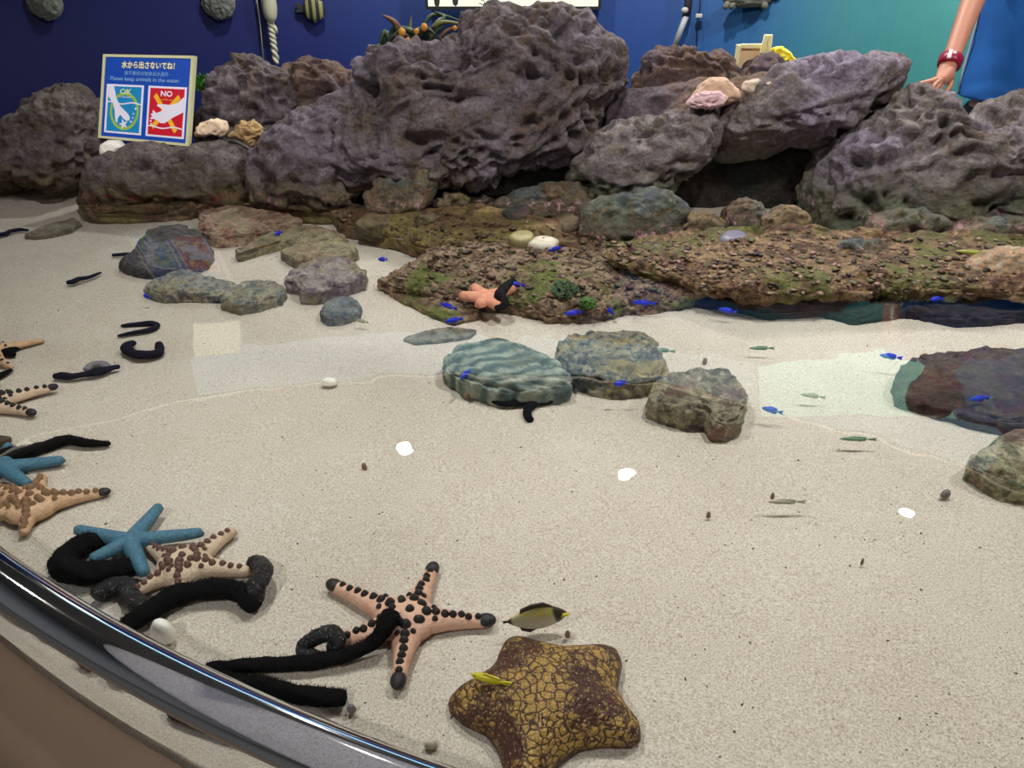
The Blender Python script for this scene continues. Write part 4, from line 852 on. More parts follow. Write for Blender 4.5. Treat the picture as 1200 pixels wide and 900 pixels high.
# green algae tufts on the mossy ledge
M_ALG = plain('green_algae', lin(64, 104, 32), .6, .35, 90, .4, 200)
for i, (lb, x, y, w, h) in enumerate([('dark green algae clump on the mossy ledge', 662, 338, 32, 15), ('bright green algae tuft at the ledge\'s front edge', 688, 354, 17, 9), ('small green algae tuft among the red-brown weed', 760, 318, 13, 6)]):
    rnd = random.Random(i); V = []; F = []
    for k in range(int(w*14)):
        a = rnd.uniform(0, 2*PI); r = math.sqrt(rnd.random()); P = G(x+w*.5*r*math.cos(a), y+h*.7*r*math.sin(a), .047 if i < 3 else .085); P[2] -= .006*r
        l = rnd.uniform(.005, .011); ww = rnd.uniform(.0015, .003); b = rnd.uniform(0, 2*PI); d = np.array([math.cos(b), math.sin(b), .5]); s = np.array([-math.sin(b), math.cos(b), 0])
        n = len(V); V += [P-s*ww, P+s*ww, P+d*l*.6+s*ww*1.2+np.array([0, 0, .001]), P+d*l, P+d*l*.6-s*ww*1.2]; F.append((n, n+1, n+2, n+3, n+4))
    emit('green_algae', V, F, M_ALG if i else plain('dark_algae', lin(44, 72, 28), .6, .35, 90), lb, 'algae', kind='stuff')

# ------------------------------------------------------------ loose grit on the ledges and the sand
from mathutils.bvhtree import BVHTree
def top_tree(names):
    Vs = []; Fs = []; n = 0
    for o in list(COL.objects):
        if o.type == 'MESH' and o.name.split('.')[0] in names:
            m = o.data; A = np.empty(len(m.vertices)*3, np.float32); m.vertices.foreach_get('co', A); A = A.reshape(-1, 3)+np.array(o.location)
            Fi = [tuple(i+n for i in p.vertices) for p in m.polygons]; Vs += [tuple(v) for v in A]; Fs += Fi; n = len(Vs)
    return BVHTree.FromPolygons(Vs, Fs)
def grit(name, label, cat, tree, polys, count, mats, rmin, rmax, seed, zflat=.6, zmax=.2, sub_=1):
    rnd = random.Random(seed); D, F = ico(sub_); bins = [([], []) for _ in mats]
    def inside(x, y, P):
        c = False
        for (x1, y1), (x2, y2) in zip(P, P[1:]+P[:1]):
            if (y1 > y) != (y2 > y) and x < (x2-x1)*(y-y1)/(y2-y1)+x1: c = not c
        return c
    k = 0; tries = 0
    while k < count and tries < count*8:
        tries += 1; P = rnd.choices(polys, [(max(a for a, _ in q)-min(a for a, _ in q))*(max(b for _, b in q)-min(b for _, b in q)) for q in polys])[0]
        x = rnd.uniform(min(a for a, _ in P), max(a for a, _ in P)); y = rnd.uniform(min(b for _, b in P), max(b for _, b in P))
        if not inside(x, y, P): continue
        d = Vector(ray(x, y)).normalized(); h = tree.ray_cast(Vector(CAMP), d)
        if h[0] is None or h[0].z > zmax or h[1].z < .25: continue
        k += 1; r = rmin*(rmax/rmin)**(rnd.random()**1.6); w = rnd.randrange(len(mats))
        a = rnd.uniform(0, 2*PI); ca, sa = math.cos(a), math.sin(a); S = np.array([r*rnd.uniform(.7, 1.5), r*rnd.uniform(.6, 1.), r*zflat*rnd.uniform(.6, 1.2)])
        V = D*S*(1+.35*np.array([rnd.uniform(-1, 1) for _ in range(len(D))]))[:, None]
        V = np.stack([V[:, 0]*ca-V[:, 1]*sa, V[:, 0]*sa+V[:, 1]*ca, V[:, 2]], 1)+np.array(h[0])+np.array([0, 0, r*.25])
        Vb, Fb = bins[w]; Fb.append(F+len(Vb)*len(D)); Vb.append(V)
    for (Vb, Fb), (m, lb) in zip(bins, mats):
        if Vb: emit(name, np.concatenate(Vb), np.concatenate(Fb), m, label % lb, cat, kind='stuff', smooth=False)
tr = top_tree({'reef_ledge', 'sand'})
LP = [[(92, 246), (112, 238), (300, 241), (400, 246), (432, 258), (360, 250), (220, 252)], [(386, 256), (420, 246), (600, 256), (740, 288), (700, 306), (560, 296), (520, 306), (470, 290)], [(440, 334), (500, 304), (540, 290), (620, 284), (700, 284), (780, 300), (850, 350), (740, 366), (690, 378), (610, 366), (500, 352)], [(700, 300), (740, 284), (880, 268), (1060, 280), (1200, 280), (1200, 346), (900, 350), (790, 330)]]
grit('reef_gravel', 'loose %s coral rubble strewn over the reef ledges', 'gravel', tr, LP, 1700,
     [(plain('gravel_brown', lin(96, 72, 50), .6, .3, 90), 'brown'), (plain('gravel_tan', lin(132, 112, 84), .6, .3, 90), 'tan'), (plain('gravel_dark', lin(44, 32, 26), .5, .3, 90), 'blackish'), (plain('gravel_maroon', lin(74, 42, 36), .6, .3, 90), 'maroon'), (plain('gravel_pink', lin(140, 110, 102), .6, .3, 90), 'pinkish'), (plain('gravel_olive', lin(78, 78, 48), .6, .3, 90), 'olive')], .0030, .0115, 5, .4)
tr = top_tree({'sand'})
SP = [[(0, 240), (1200, 300), (1200, 900), (560, 900), (0, 640)]]
grit('sand_grit', 'fine %s grit scattered over the pale sand', 'grit', tr, SP, 1500,
     [(plain('grit_brown', lin(104, 86, 68), .8, .3, 200), 'brown'), (plain('grit_dark', lin(66, 54, 46), .8, .3, 200), 'dark'), (plain('grit_pale', lin(226, 220, 208), .7, .1, 200), 'whitish')], .0006, .0021, 9, .5)
# ------------------------------------------------------------ the blue sign
Pn = PY(170, 168, 2.60); yaw = math.radians(14); ln = math.radians(16)
sn = np.array([-math.sin(yaw)*math.cos(ln), -math.cos(yaw)*math.cos(ln), math.sin(ln)])
SQ = [PL(x, y, Pn, sn) for x, y in ((115.5, 161.5), (221, 171.5), (228, 65.5), (121.5, 63.5))]   # BL BR TR TL
def sg(u, v, d=0.):
    return SQ[0]*(1-u)*(1-v)+SQ[1]*u*(1-v)+SQ[2]*u*v+SQ[3]*(1-u)*v+sn*d
sign = empty('pool_sign', sg(.5, 0), 'blue square sign with an OK and a NO picture leaning on the rocks', 'sign')
M_SB = plain('sign_blue', lin(12, 72, 178), .4, .04, 5); M_SFR = plain('sign_frame_cream', lin(206, 204, 160), .5, .06, 8); M_SW = plain('sign_white', lin(232, 228, 246), .45, .02, 5)
M_SC = plain('sign_cyan', lin(20, 136, 196), .4, .04, 5); M_SR = plain('sign_red', lin(204, 16, 44), .4, .04, 5); M_SL = plain('sign_lime', lin(150, 190, 70), .4); M_SY = plain('sign_orange', lin(248, 186, 44), .4); M_SBK = plain('sign_back', lin(120, 116, 108), .6); M_STX = plain('sign_text_cream', lin(238, 230, 176), .45); M_STB = plain('sign_text_pale_blue', lin(130, 176, 226), .45)
def rect(a, b, c, d): return [(a, b), (c, b), (c, d), (a, d)]
MB().prism(rect(0.008, 0.008, .992, .992), sg, -.013, -.001).emit('board', M_SBK, parent=sign, smooth=False)
mb = MB()
fw = .030
for r in (rect(0, 0, 1, fw), rect(0, 1-fw, 1, 1), rect(0, fw, fw, 1-fw), rect(1-fw, fw, 1, 1-fw)): mb.prism(r, sg, -.014, .003)
mb.emit('frame', M_SFR, parent=sign, smooth=False, label='cream frame')
MB().prism(rect(fw, fw, 1-fw, 1-fw), sg, -.001, .0008).emit('blue_face', M_SB, parent=sign, smooth=False)
okp = MB().prism(rect(.06, .075, .475, .655), sg, .0008, .0012).emit('picture_border', M_SW, parent=sign, smooth=False)
nop = MB().prism(rect(.525, .075, .945, .655), sg, .0008, .0012).emit('picture_border', M_SW, parent=sign, smooth=False)
okf = MB().prism(rect(.083, .098, .452, .632), sg, .0012, .0015).emit('ok_picture', M_SC, parent=sign, smooth=False)
nof = MB().prism(rect(.548, .098, .922, .632), sg, .0012, .0015).emit('no_picture', M_SR, parent=sign, smooth=False)
# shapes inside the pictures are given in the picture's own unit square
def okm(u, v, d): return sg(.083+.369*u, .098+.534*v, d)
def nom(u, v, d): return sg(.548+.374*u, .098+.534*v, d)
mb = MB(); n = 40
el = lambda a, k: (.52+.44*k*math.cos(a)*1.0, .46+.42*k*math.sin(a))
for i in range(n):
    a, b = 2*PI*i/n, 2*PI*(i+1)/n; mb.prism([el(a, .84), el(a, 1), el(b, 1), el(b, .84)], okm, .0015, .0017)
mb.emit('lime_ring', M_SL, parent=okf, smooth=False)
def wave(m, v0, amp, u0=0, u1=1, w=.014):
    mb = MB(); us = np.linspace(u0, u1, 25); f = lambda u: v0+amp*math.sin(u*9+1)
    for a, b in zip(us[:-1], us[1:]): mb.prism([(a, f(a)-w), (b, f(b)-w), (b, f(b)+w), (a, f(a)+w)], m, .0017, .0022)
    return mb
wave(okm, .635, .02).emit('water_line', M_SW, parent=okf, smooth=False); wave(nom, .17, .02).emit('water_line', M_SW, parent=nof, smooth=False)
hand = [(.0, 1.0), (.16, 1.0), (.27, .72), (.40, .56), (.62, .42), (.70, .34), (.69, .27), (.60, .25), (.50, .30), (.43, .37), (.38, .36), (.33, .28), (.335, .20), (.29, .20), (.25, .32), (.23, .46), (.16, .62), (.0, .78)]
MB().prism(hand, okm, .0017, .0020).emit('hand_shape', M_SW, parent=okf, smooth=False)
st = [(.52+.5*math.cos(PI/2+.3+2*PI*i/10)*(.30 if i % 2 == 0 else .12), .17+.42*math.sin(PI/2+.3+2*PI*i/10)*(.30 if i % 2 == 0 else .12)) for i in range(10)]
MB().prism(st, okm, .0020, .0023).emit('starfish_shape', M_SW, parent=okf, smooth=False)
def disc(mb, m, u, v, r, d0, d1, asp=.69): mb.prism([(u+r*math.cos(a), v+r*asp*math.sin(a)) for a in np.linspace(0, 2*PI, 13)[:-1]], m, d0, d1)
mb = MB()
for u, v, r in ((.86, .53, .035), (.80, .42, .025), (.79, .33, .022), (.74, .24, .03)): disc(mb, okm, u, v, r, .0017, .002)
mb.emit('bubble_shapes', M_SW, parent=okf, smooth=False)
def bar(m, a, b, w):
    a = np.array(a); b = np.array(b); t = (b-a)/np.linalg.norm(b-a); nn = np.array([-t[1], t[0]])*w
    return [tuple(a+nn), tuple(a-nn), tuple(b-nn), tuple(b+nn)]
MB().prism(bar(nom, (.15, .86), (.82, .10), .055), nom, .0015, .0017).prism(bar(nom, (.86, .84), (.12, .16), .055), nom, .00151, .00169).emit('orange_cross', M_SY, parent=nof, smooth=False)
hand2 = [(1.0, .84), (.80, .70), (.62, .66), (.40, .665), (.24, .655), (.22, .625), (.34, .585), (.40, .56), (.36, .515), (.22, .47), (.13, .53), (.10, .52), (.12, .46), (.07, .45), (.06, .42), (.12, .395), (.05, .36), (.06, .33), (.16, .34), (.26, .31), (.36, .26), (.48, .265), (.58, .32), (.66, .37), (1.0, .52)]
MB().prism(hand2, nom, .0017, .0020).emit('hand_shape', M_SW, parent=nof, smooth=False)
mb = MB()
for u, v, r in ((.07, .29, .03), (.09, .23, .025)): disc(mb, nom, u, v, r, .0017, .002)
mb.emit('drop_shapes', M_SW, parent=nof, smooth=False)
def text(s, mapf, u0, u1, v0, h, mat, parent, name='lettering', bold=0., arc=None):
    cu = bpy.data.curves.new('t', 'FONT'); cu.body = s; cu.size = 1; cu.resolution_u = 3; cu.offset = bold
    ob = bpy.data.objects.new('t', cu); COL.objects.link(ob); dg = bpy.context.evaluated_depsgraph_get(); dg.update()
    me = bpy.data.meshes.new_from_object(ob.evaluated_get(dg)); bpy.data.objects.remove(ob); bpy.data.curves.remove(cu)
    P = np.array([v.co[:] for v in me.vertices]); F = [tuple(p.vertices) for p in me.polygons]; bpy.data.meshes.remove(me)
    if not len(P): return
    x0, x1, y0, y1 = P[:, 0].min(), P[:, 0].max(), P[:, 1].min(), P[:, 1].max()
    V = [mapf(u0+(u1-u0)*(p[0]-x0)/(x1-x0), v0+h*(p[1]-y0)/(y1-y0)+(arc*(1-4*((p[0]-x0)/(x1-x0)-.5)**2) if arc else 0), .0026) for p in P]
    nrm = np.cross(V[F[0][1]]-V[F[0][0]], V[F[0][2]]-V[F[0][0]])
    return emit(name, V, F, mat, parent=parent, smooth=False)
text('水から出さないでね！', sg, .215, .80, .842, .085, M_STX, sign, bold=.03)
text('请不要把动物拿出水面外', sg, .25, .74, .765, .05, M_STB, sign)
text('Please keep animals in the water.', sg, .10, .865, .685, .062, M_STB, sign, bold=.008)
text('OK', okm, .36, .72, .83, .12, plain('ok_text', lin(214, 226, 170), .5), okf, bold=.03)
text('in the water', okm, .36, .72, .755, .045, M_SW, okf)
text('NO', nom, .32, .66, .83, .12, M_SW, nof, bold=.03)
text('out of the water', nom, .26, .74, .72, .045, M_SY, nof, arc=.03)

# ------------------------------------------------------------ corals, toys and plants on the rocks
def lump(label, name, cat, pts, y, mat, T=.03, seed=1, amp=.008, feat=.35, sub=5, **k): return boulder(label, pts, (pts[0][0], pts[0][1]), mat, T, y=y, seed=seed, amp=amp, sub=sub, name=name, cat=cat, feat=feat, **k)
M_CORP = plain('pale_coral', lin(212, 186, 160), .8, .1, 40, .6, 60); M_CORB = plain('tan_coral', lin(176, 144, 100), .8, .15, 40, .6, 60)
lump('pale pinkish lumpy coral right of the sign', 'coral_piece', 'coral', [(230, 160), (231, 150), (240, 142), (252, 140), (264, 142), (267, 152), (260, 160), (248, 158), (240, 162)], 2.62, M_CORP, .035, 201)
lump('tan ragged coral next to the pale pinkish coral', 'coral_piece', 'coral', [(265, 160), (276, 154), (284, 145), (298, 142), (308, 149), (307, 160), (298, 168), (284, 164)], 2.60, M_CORB, .035, 202, .012)
lump('white rounded shell tucked under the sign', 'white_shell', 'shell', [(118, 180), (119, 170), (128, 164), (140, 164), (149, 172), (140, 180), (126, 186)], 2.585, M_WHITE, .03, 203, .002)
lump('peach cone-shaped rock behind the pink coral', 'pale_stone', 'stone', [(806, 118), (820, 98), (834, 90), (850, 92), (862, 104), (868, 116), (850, 124), (824, 126)], 2.50, plain('peach_stone', lin(190, 158, 134), .85, .12, 30, .5, 60), .05, 204)
lump('pink fluffy coral in front of the peach stone', 'coral_piece', 'coral', [(802, 122), (812, 110), (826, 107), (842, 106), (852, 114), (850, 122), (832, 127), (812, 127)], 2.45, plain('pink_coral', lin(206, 172, 176), .85, .1, 60, .8, 90), .03, 205, .010, .25)
lump('flat pale stone beside the peach stone', 'pale_stone', 'stone', [(868, 106), (872, 96), (886, 92), (902, 95), (910, 102), (900, 109), (880, 112)], 2.50, plain('beige_stone', lin(186, 170, 154), .85, .12, 30, .4, 60), .03, 206, .004)
# yellow things on the back rocks
bx = empty('card_box', PY(880, 72, 2.96), 'cream open box standing behind the brown mossy boulder', 'box')
M_CREAM = plain('cream_card', lin(236, 226, 168), .6, .05, 8); M_PEACHC = plain('peach_card', lin(226, 190, 150), .6)
Pb = PY(880, 74, 2.96); Rz = lambda a: np.array([[math.cos(a), -math.sin(a), 0], [math.sin(a), math.cos(a), 0], [0, 0, 1]])
MB().box(Pb+np.array([0, 0, .02]), (.040, .004, .034), Rz(.1)).emit('front_panel', M_PEACHC, parent=bx, smooth=False)
MB().box(Pb+np.array([0, .05, .02]), (.040, .004, .034), Rz(.1)).box(Pb+np.array([-.04, .025, .02]), (.004, .025, .034), Rz(.1)).box(Pb+np.array([.04, .025, .02]), (.004, .025, .034), Rz(.1)).box(Pb+np.array([0, .025, -.012]), (.04, .025, .003), Rz(.1)).emit('box_shell', M_CREAM, parent=bx, smooth=False)
MB().box(Pb+np.array([0, -.006, .056]), (.044, .009, .006), Rz(.1)).emit('folded_rim', M_CREAM, parent=bx, smooth=False)
tb = empty('wooden_clip', PY(897, 66, 2.93), 'pale wooden clip with two upright prongs beside the cream box', 'clip')
for dx, rot in ((-.010, .12), (.012, -.05)):
    c = PY(897, 58, 2.93)+np.array([dx, 0, -.008]); Ry = np.array([[math.cos(rot), 0, math.sin(rot)], [0, 1, 0], [-math.sin(rot), 0, math.cos(rot)]])
    MB().rbox(c, (.0075, .006, .055), .003, Ry).emit('prong', M_CREAM, parent=tb)
MB().tube([PY(897, 62, 2.93)+np.array([-.02, -.004, 0]), PY(897, 62, 2.93)+np.array([.02, -.004, 0])], .004, 8).emit('spring', plain('clip_spring', lin(170, 170, 150), .3), parent=tb)
def bag():
    pts = [(902, 60), (908, 54), (916, 55), (924, 60), (930, 66), (936, 74), (926, 76), (912, 74), (904, 70)]
    lump('crumpled bright yellow bag on the mossy boulder', 'yellow_bag', 'bag', pts, 2.93, plain('yellow_plastic', lin(246, 226, 60), .4, .06, 20, .4, 40), .035, 208, .010, .5)
bag()
# seaweed-like plant on top of the biggest boulder
def blades(name, label, cat, root_px, y, specs, mats, buds=()):
    o = empty(name, PY(root_px[0], root_px[1], y), label, cat)
    for i, (pts, w, m) in enumerate(specs):
        C = spline([PY(px, py, y+dy) for px, py, dy in pts], 14); V = []; F = []
        T = np.gradient(C, axis=0); T /= np.linalg.norm(T, axis=1)[:, None]
        for k, (c, t) in enumerate(zip(C, T)):
            s = np.cross(t, [0, 1, 0]); s /= np.linalg.norm(s)+1e-9; f = k/13.; ww = w*math.sin(PI*min(1, .18+.8*f))**.8*(1 if k < 13 else .1)
            V += [c-s*ww, c+np.array([0, -.002, 0]), c+s*ww, c+np.array([0, .002, 0])]
        for k in range(13):
            for j in range(4): F.append((4*k+j, 4*k+(j+1) % 4, 4*k+4+(j+1) % 4, 4*k+4+j))
        F += [(0, 1, 2, 3), (55, 54, 53, 52)]
        emit('leaf', V, F, mats[m], parent=o)
    for (px, py, r, m) in buds: emit('bud', *ball(PY(px, py, y-.03), (r, r*.8, r*1.1), 10, 8), mats[m], parent=o, label='orange bud')
    return o
M_LF = [plain('leaf_dark_green', lin(48, 72, 48), .5, .3, 60), plain('leaf_olive', lin(104, 108, 60), .5, .3, 60), plain('leaf_brown', lin(116, 84, 60), .6, .3, 60), plain('bud_orange', lin(196, 130, 40), .5, .2, 60), plain('leaf_shade', lin(30, 40, 40), .6, .3, 60)]
rnd = random.Random(5)
sp = [([(466, 56, 0), (468, 40, -.01), (462, 26, -.02), (447, 17, -.03)], .011, 2), ([(478, 54, 0), (480, 36, 0), (482, 18, .01)], .006, 1), ([(500, 54, 0), (505, 36, 0), (520, 26, -.01), (548, 29, -.02)], .008, 1), ([(498, 52, 0), (510, 30, 0), (520, 20, .02), (508, 13, .03)], .009, 0), ([(510, 54, 0), (516, 44, -.01), (530, 33, -.02), (552, 36, -.02)], .006, 2), ([(460, 60, 0), (456, 46, -.01), (450, 38, -.01), (444, 56, -.02)], .010, 0), ([(450, 62, 0), (446, 54, -.02), (436, 58, -.02), (434, 64, -.03)], .007, 0), ([(490, 54, 0), (486, 40, -.01), (470, 34, -.02), (458, 48, -.03)], .010, 0), ([(505, 56, 0), (512, 46, -.02), (518, 50, -.03), (522, 58, -.03)], .006, 1), ([(485, 56, 0), (492, 42, -.02), (500, 34, -.03), (510, 40, -.03)], .010, 4), ([(474, 56, 0), (470, 46, -.02), (462, 42, -.03), (452, 52, -.03)], .010, 4), ([(500, 56, 0), (508, 48, -.02), (514, 44, -.03), (520, 56, -.03)], .010, 4), ([(490, 56, 0), (500, 24, .02), (514, 17, .03), (540, 24, .02)], .006, 0)]
for k in range(14):
    x = rnd.uniform(448, 516); x2 = x+rnd.uniform(-22, 22); y2 = rnd.uniform(28, 44); sp.append(([(x, 57, 0), ((x+x2)/2, (57+y2)/2-6, -.01), (x2, y2, rnd.uniform(-.03, .03))], rnd.uniform(.006, .010), rnd.choice([0, 0, 1, 4, 4])))
blades('artificial_seaweed', 'dark leafy seaweed with orange buds on the biggest boulder', 'plant', (484, 56), 2.72, sp, M_LF, [(471, 38, .012, 3), (497, 32, .011, 3), (488, 37, .009, 3), (478, 47, .008, 3), (533, 33, .007, 3)])
sp = []
for k in range(60):
    a = rnd.uniform(-1.3, 1.3); l = rnd.uniform(8, 19); x = 240+rnd.uniform(-8, 8); sp.append(([(x, 106, 0), (x+l*.5*math.sin(a), 104-l*.6*math.cos(a), rnd.uniform(-.02, .02)), (x+l*math.sin(a), 102-l*math.cos(a), rnd.uniform(-.04, .04))], .0065, 0))
blades('green_fern', 'small bright green tuft of leaves behind the sign', 'plant', (240, 106), 2.90, sp, [plain('fern_green', lin(54, 118, 38), .5, .3, 60)])
# dark dried sea fan under the lit panel
def seafan():
    mb = MB(); r = random.Random(3)
    def br(p, d, l, w, k):
        q = p+d*l; mb.tube([p, (p+q)/2+np.array([r.uniform(-1, 1), 0, r.uniform(-1, 1)])*.006, q], [w, w*.9, w*.8], 6)
        if k > 0:
            for s in (-1, 1):
                a = s*r.uniform(.25, .6); dd = np.array([d[0]*math.cos(a)-d[2]*math.sin(a), d[1], d[0]*math.sin(a)+d[2]*math.cos(a)]); br(q, dd, l*r.uniform(.7, .9), w*.75, k-1)
    for x0 in (575, 590): br(PY(x0, 46, 2.84), np.array([r.uniform(-.3, .3), 0, 1.]), .034, .005, 4)
    mb.emit('sea_fan', plain('dark_sea_fan', lin(52, 46, 44), .8, .3, 80), label='dark branching dried sea fan behind the biggest boulder\'s peak', cat='sea fan')
seafan()

# ------------------------------------------------------------ things on the mural wall
def wp(px, py, off=.03):     # the pixel's ray met with the mural, OFF in front of it
    y = 4.0
    for _ in range(30):
        P = PY(px, py, y); y = wall_y(P[0])-off
    return PY(px, py, y)
def lens(label, px, py, r, seed):
    P = wp(px, py, .035); D, F = ico(5); V = D*np.array([r, .028, r*.95]); V += D*(.008*fbm(D*3+seed, 4, seed)+.006*ridged(D*7+seed, 3, seed))[:, None]
    emit('shell_disc', V+P, F, plain('disc_shell', lin(120, 124, 116), .8, .35, 16, .8, 50), label, 'shell ornament', 'round shell ornaments on the mural')
lens('round grey shell disc on the navy end of the mural', 52, 2, .076, 1); lens('round grey shell disc near the hanging float', 256, 3, .076, 5)
# striped wooden fish
P0 = wp(367, 11, .035); sfish = empty('striped_fish_ornament', P0, 'striped black and cream fish ornament on the mural', 'fish ornament')
def stripes():
    t = NT('striped_fish_paint'); x = t.xyz(t.obj()); w = t.math('SINE', t.math('MULTIPLY', t.math('ADD', x[0], t.math('MULTIPLY', t.math('POWER', x[2], 2.), 1.2)), 190.))
    return t.pbr(t.mix(t.step(w, -.1, .25), lin(40, 44, 40), lin(148, 146, 96)), .6)
D, F = ico(4); V = D*np.array([.056, .02, .054]); emit('body', V+P0+np.array([.004, 0, 0]), F, stripes(), parent=sfish)
M_DKO = plain('ornament_dark', lin(52, 52, 44), .6, .3, 40)
fin = lambda pl: MB().prism(pl, lambda u, v, d: P0+np.array([u, d, v]), -.006, .006)
fin([(-.048, .012), (-.078, .030), (-.085, .022), (-.066, .004), (-.088, -.004), (-.082, -.014), (-.05, -.010)]).emit('tail_fin', M_DKO, parent=sfish, smooth=False)
fin([(-.02, .045), (.0, .070), (.03, .066), (.045, .03)]).emit('dorsal_fin', M_DKO, parent=sfish, smooth=False)
fin([(-.015, -.045), (.005, -.062), (.028, -.044)]).emit('anal_fin', M_DKO, parent=sfish, smooth=False)
# float on a rope, and the thin string beside it
fo = empty('hanging_float', wp(318, 20, .06), 'long cream float hanging on a twisted rope by the mural', 'float')
A = wp(311, -26, .06); B = wp(318.5, 27, .06); V, F = tube(spline([A, wp(313, -10, .06), wp(315.5, 5, .06), wp(317, 18, .06), B], 20), [.012, .02, .028, .032, .034, .035, .035, .036, .036, .036, .036, .036, .035, .034, .032, .030, .027, .022, .016, .008], 18)
M_FLOAT = plain('float_cream', lin(196, 194, 168), .45, .08, 30); M_ROPE = plain('rope_cream', lin(206, 206, 178), .8, .15, 60, .6, 120)
emit('float_body', V, F, M_FLOAT, parent=fo)
V, F = tube([wp(313, -12, .022)+np.array([0, -.002, 0]), wp(316, 4, .022), wp(317.5, 20, .022)], [.004, .006, .003], 8); emit('slot', [np.array(v)+np.array([.004, -.001, 0]) for v in V], F, plain('float_slot', lin(120, 104, 76), .6), parent=fo, label='brown slot')
ropeC = spline([wp(317, 26, .05), wp(319, 40, .05), wp(321, 54, .05), wp(324, 74, .05)], 40)
for s in (0, PI):
    C = [c+.0085*np.array([math.cos(i*.55+s), math.sin(i*.55+s), 0]) for i, c in enumerate(ropeC)]; V, F = tube(C, .0095, 8); emit('rope_strand', V, F, M_ROPE, parent=fo)
V, F = tube([wp(319, 27, .05), wp(323, 34, .055), wp(325, 40, .05)], [.008, .010, .003], 8); emit('knot_end', V, F, M_ROPE, parent=fo)
V, F = tube([wp(298, -20, .03), wp(304, 20, .03), wp(309, 72, .03)], .0028, 6); emit('white_string', V, F, M_ROPE, 'thin white string hanging beside the cream float', 'string')
# grey rod on a dark holder, and the hanging cord with a clip
ro = empty('fishing_rod', wp(800, 30, .05), 'grey rod in a dark holder leaning on the mural', 'rod')
V, F = tube([wp(789, 58, .05), wp(804, 19, .05)], .014, 14); emit('grey_rod', V, F, plain('rod_grey', lin(150, 156, 156), .4, .08, 40), parent=ro)
V, F = tube([wp(803, 20, .045), wp(806, 8, .045), wp(809, -30, .045)], [.016, .018, .018], 12); emit('dark_holder', V, F, plain('holder_dark', lin(28, 26, 34), .6), parent=ro)
V, F = ball(wp(802.5, 12, .065), (.018, .012, .014), 10, 8); emit('clamp', V, F, plain('clamp_steel', lin(176, 172, 164), .35), parent=ro)
ck = empty('cord_with_clip', wp(818, 20, .03), 'thin dark cord with a small pale clip beside the grey rod', 'cord')
V, F = tube([wp(822, -30, .03), wp(820, 10, .03), wp(817, 24, .03), wp(816, 60, .03)], .0028, 6); emit('cord', V, F, M_BLACK, parent=ck)
MB().rbox(wp(819, 18.5, .035), (.015, .008, .009), .003).emit('clip', plain('clip_pale', lin(180, 180, 168), .5), parent=ck)
# dark ornament with little feet at the top edge
P0 = wp(876, -2, .05); oo = empty('turtle_ornament', P0, 'grey-brown wall ornament with small feet along its lower edge', 'ornament')
M_ORN = plain('ornament_greybrown', lin(104, 104, 92), .8, .25, 30, .6, 50)
D, F = ico(4); V = D*np.array([.115, .03, .04]); V += D*(.006*fbm(D*4, 4, 3))[:, None]; emit('shell', V+P0, F, M_ORN, parent=oo)
for dx, w in ((-.10, .014), (-.072, .016), (.082, .018)):
    V, F = tube([P0+np.array([dx*.85, -.004, -.012]), P0+np.array([dx, -.010, -.034]), P0+np.array([dx*1.02, -.012, -.046])], [w, w, w*.5], 10); emit('foot', V, F, M_ORN, parent=oo)
V, F = ball(P0+np.array([.13, -.005, .012]), (.024, .018, .020), 12, 8); emit('head', V, F, M_ORN, parent=oo)
# lit panel
y0 = wall_y(0.)-.10
def yw(px, py): return PY(px, py, y0)
c0, c1 = yw(499, 9.5), yw(700, -4); zb = yw(600, 10.5)[2]; x0, x1 = yw(499, 6)[0], yw(704, 0)[0]; zt = zb+.52
lp = empty('lit_panel', ((x0+x1)/2, y0, zb), 'glowing cream light panel in a black frame on the mural', 'light panel')
mb = MB(); fwd = .013
for a, b, c, d in ((x0, x1, zb, zb+fwd), (x0, x1, zt-fwd, zt), (x0, x0+fwd, zb+fwd, zt-fwd), (x1-fwd, x1, zb+fwd, zt-fwd)): mb.box(((a+b)/2, y0, (c+d)/2), ((b-a)/2, .03, (d-c)/2))
mb.emit('frame', M_BLACK, parent=lp, smooth=False)
MB().box(((x0+x1)/2, y0+.006, (zb+zt)/2), ((x1-x0)/2-fwd*.9, .02, (zt-zb)/2-fwd*.9)).emit('lit_face', glow('panel_light', (1, .98, .78, 1), 1.15), parent=lp, smooth=False)
for px, l in ((512.5, .05), (534, .035)):
    p = yw(px, 0); MB().prism([(-.016, .02), (.016, .02), (.012, -.012), (0, -l+.014), (-.012, -.012)], lambda u, v, d: np.array([p[0]+u, y0-.028+d*0-(.004 if d > 0 else 0), zb+fwd+.022+v]), 0, 1).emit('leaf_shape', plain('panel_leaf', lin(40, 48, 36), .6), parent=lp, smooth=False, label='dark leaf shape')
# lit info boards high on the mural, seen mirrored in the pool
def board(label, quad, mat, off=.09, z=None):
    Q = []
    for px, py in quad:
        d = ray(px, py); y = 3.8
        for _ in range(40):
            P = np.array([d[0]/d[1]*y, y, 0]); y = .5*y+.5*(wall_y(P[0])-off)
        t = y/d[1]; Q.append(np.array([d[0]*t, y, 2*WZ-(CAMP[2]+d[2]*t)]))
    Q = np.array(Q); o = empty('info_board', Q.mean(0), label, 'info board')
    n = np.array([0, -1, 0.])
    f = lambda u, v, d: Q[0]*(1-u)*(1-v)+Q[1]*u*(1-v)+Q[2]*u*v+Q[3]*(1-u)*v+n*d
    MB().prism(rect(0, 0, 1, 1), f, -.03, .0).emit('casing', M_CASING, parent=o, smooth=False)
    MB().prism(rect(.015, .015, .985, .985), f, .0, .003).emit('lit_face', mat, parent=o, smooth=False)
board('wide mint green lit board high on the mural above the resting hand', [(884, 430), (1092, 400), (1126, 490), (888, 487)], glow('mint_board', (.42, 1., .80, 1), 3.0))
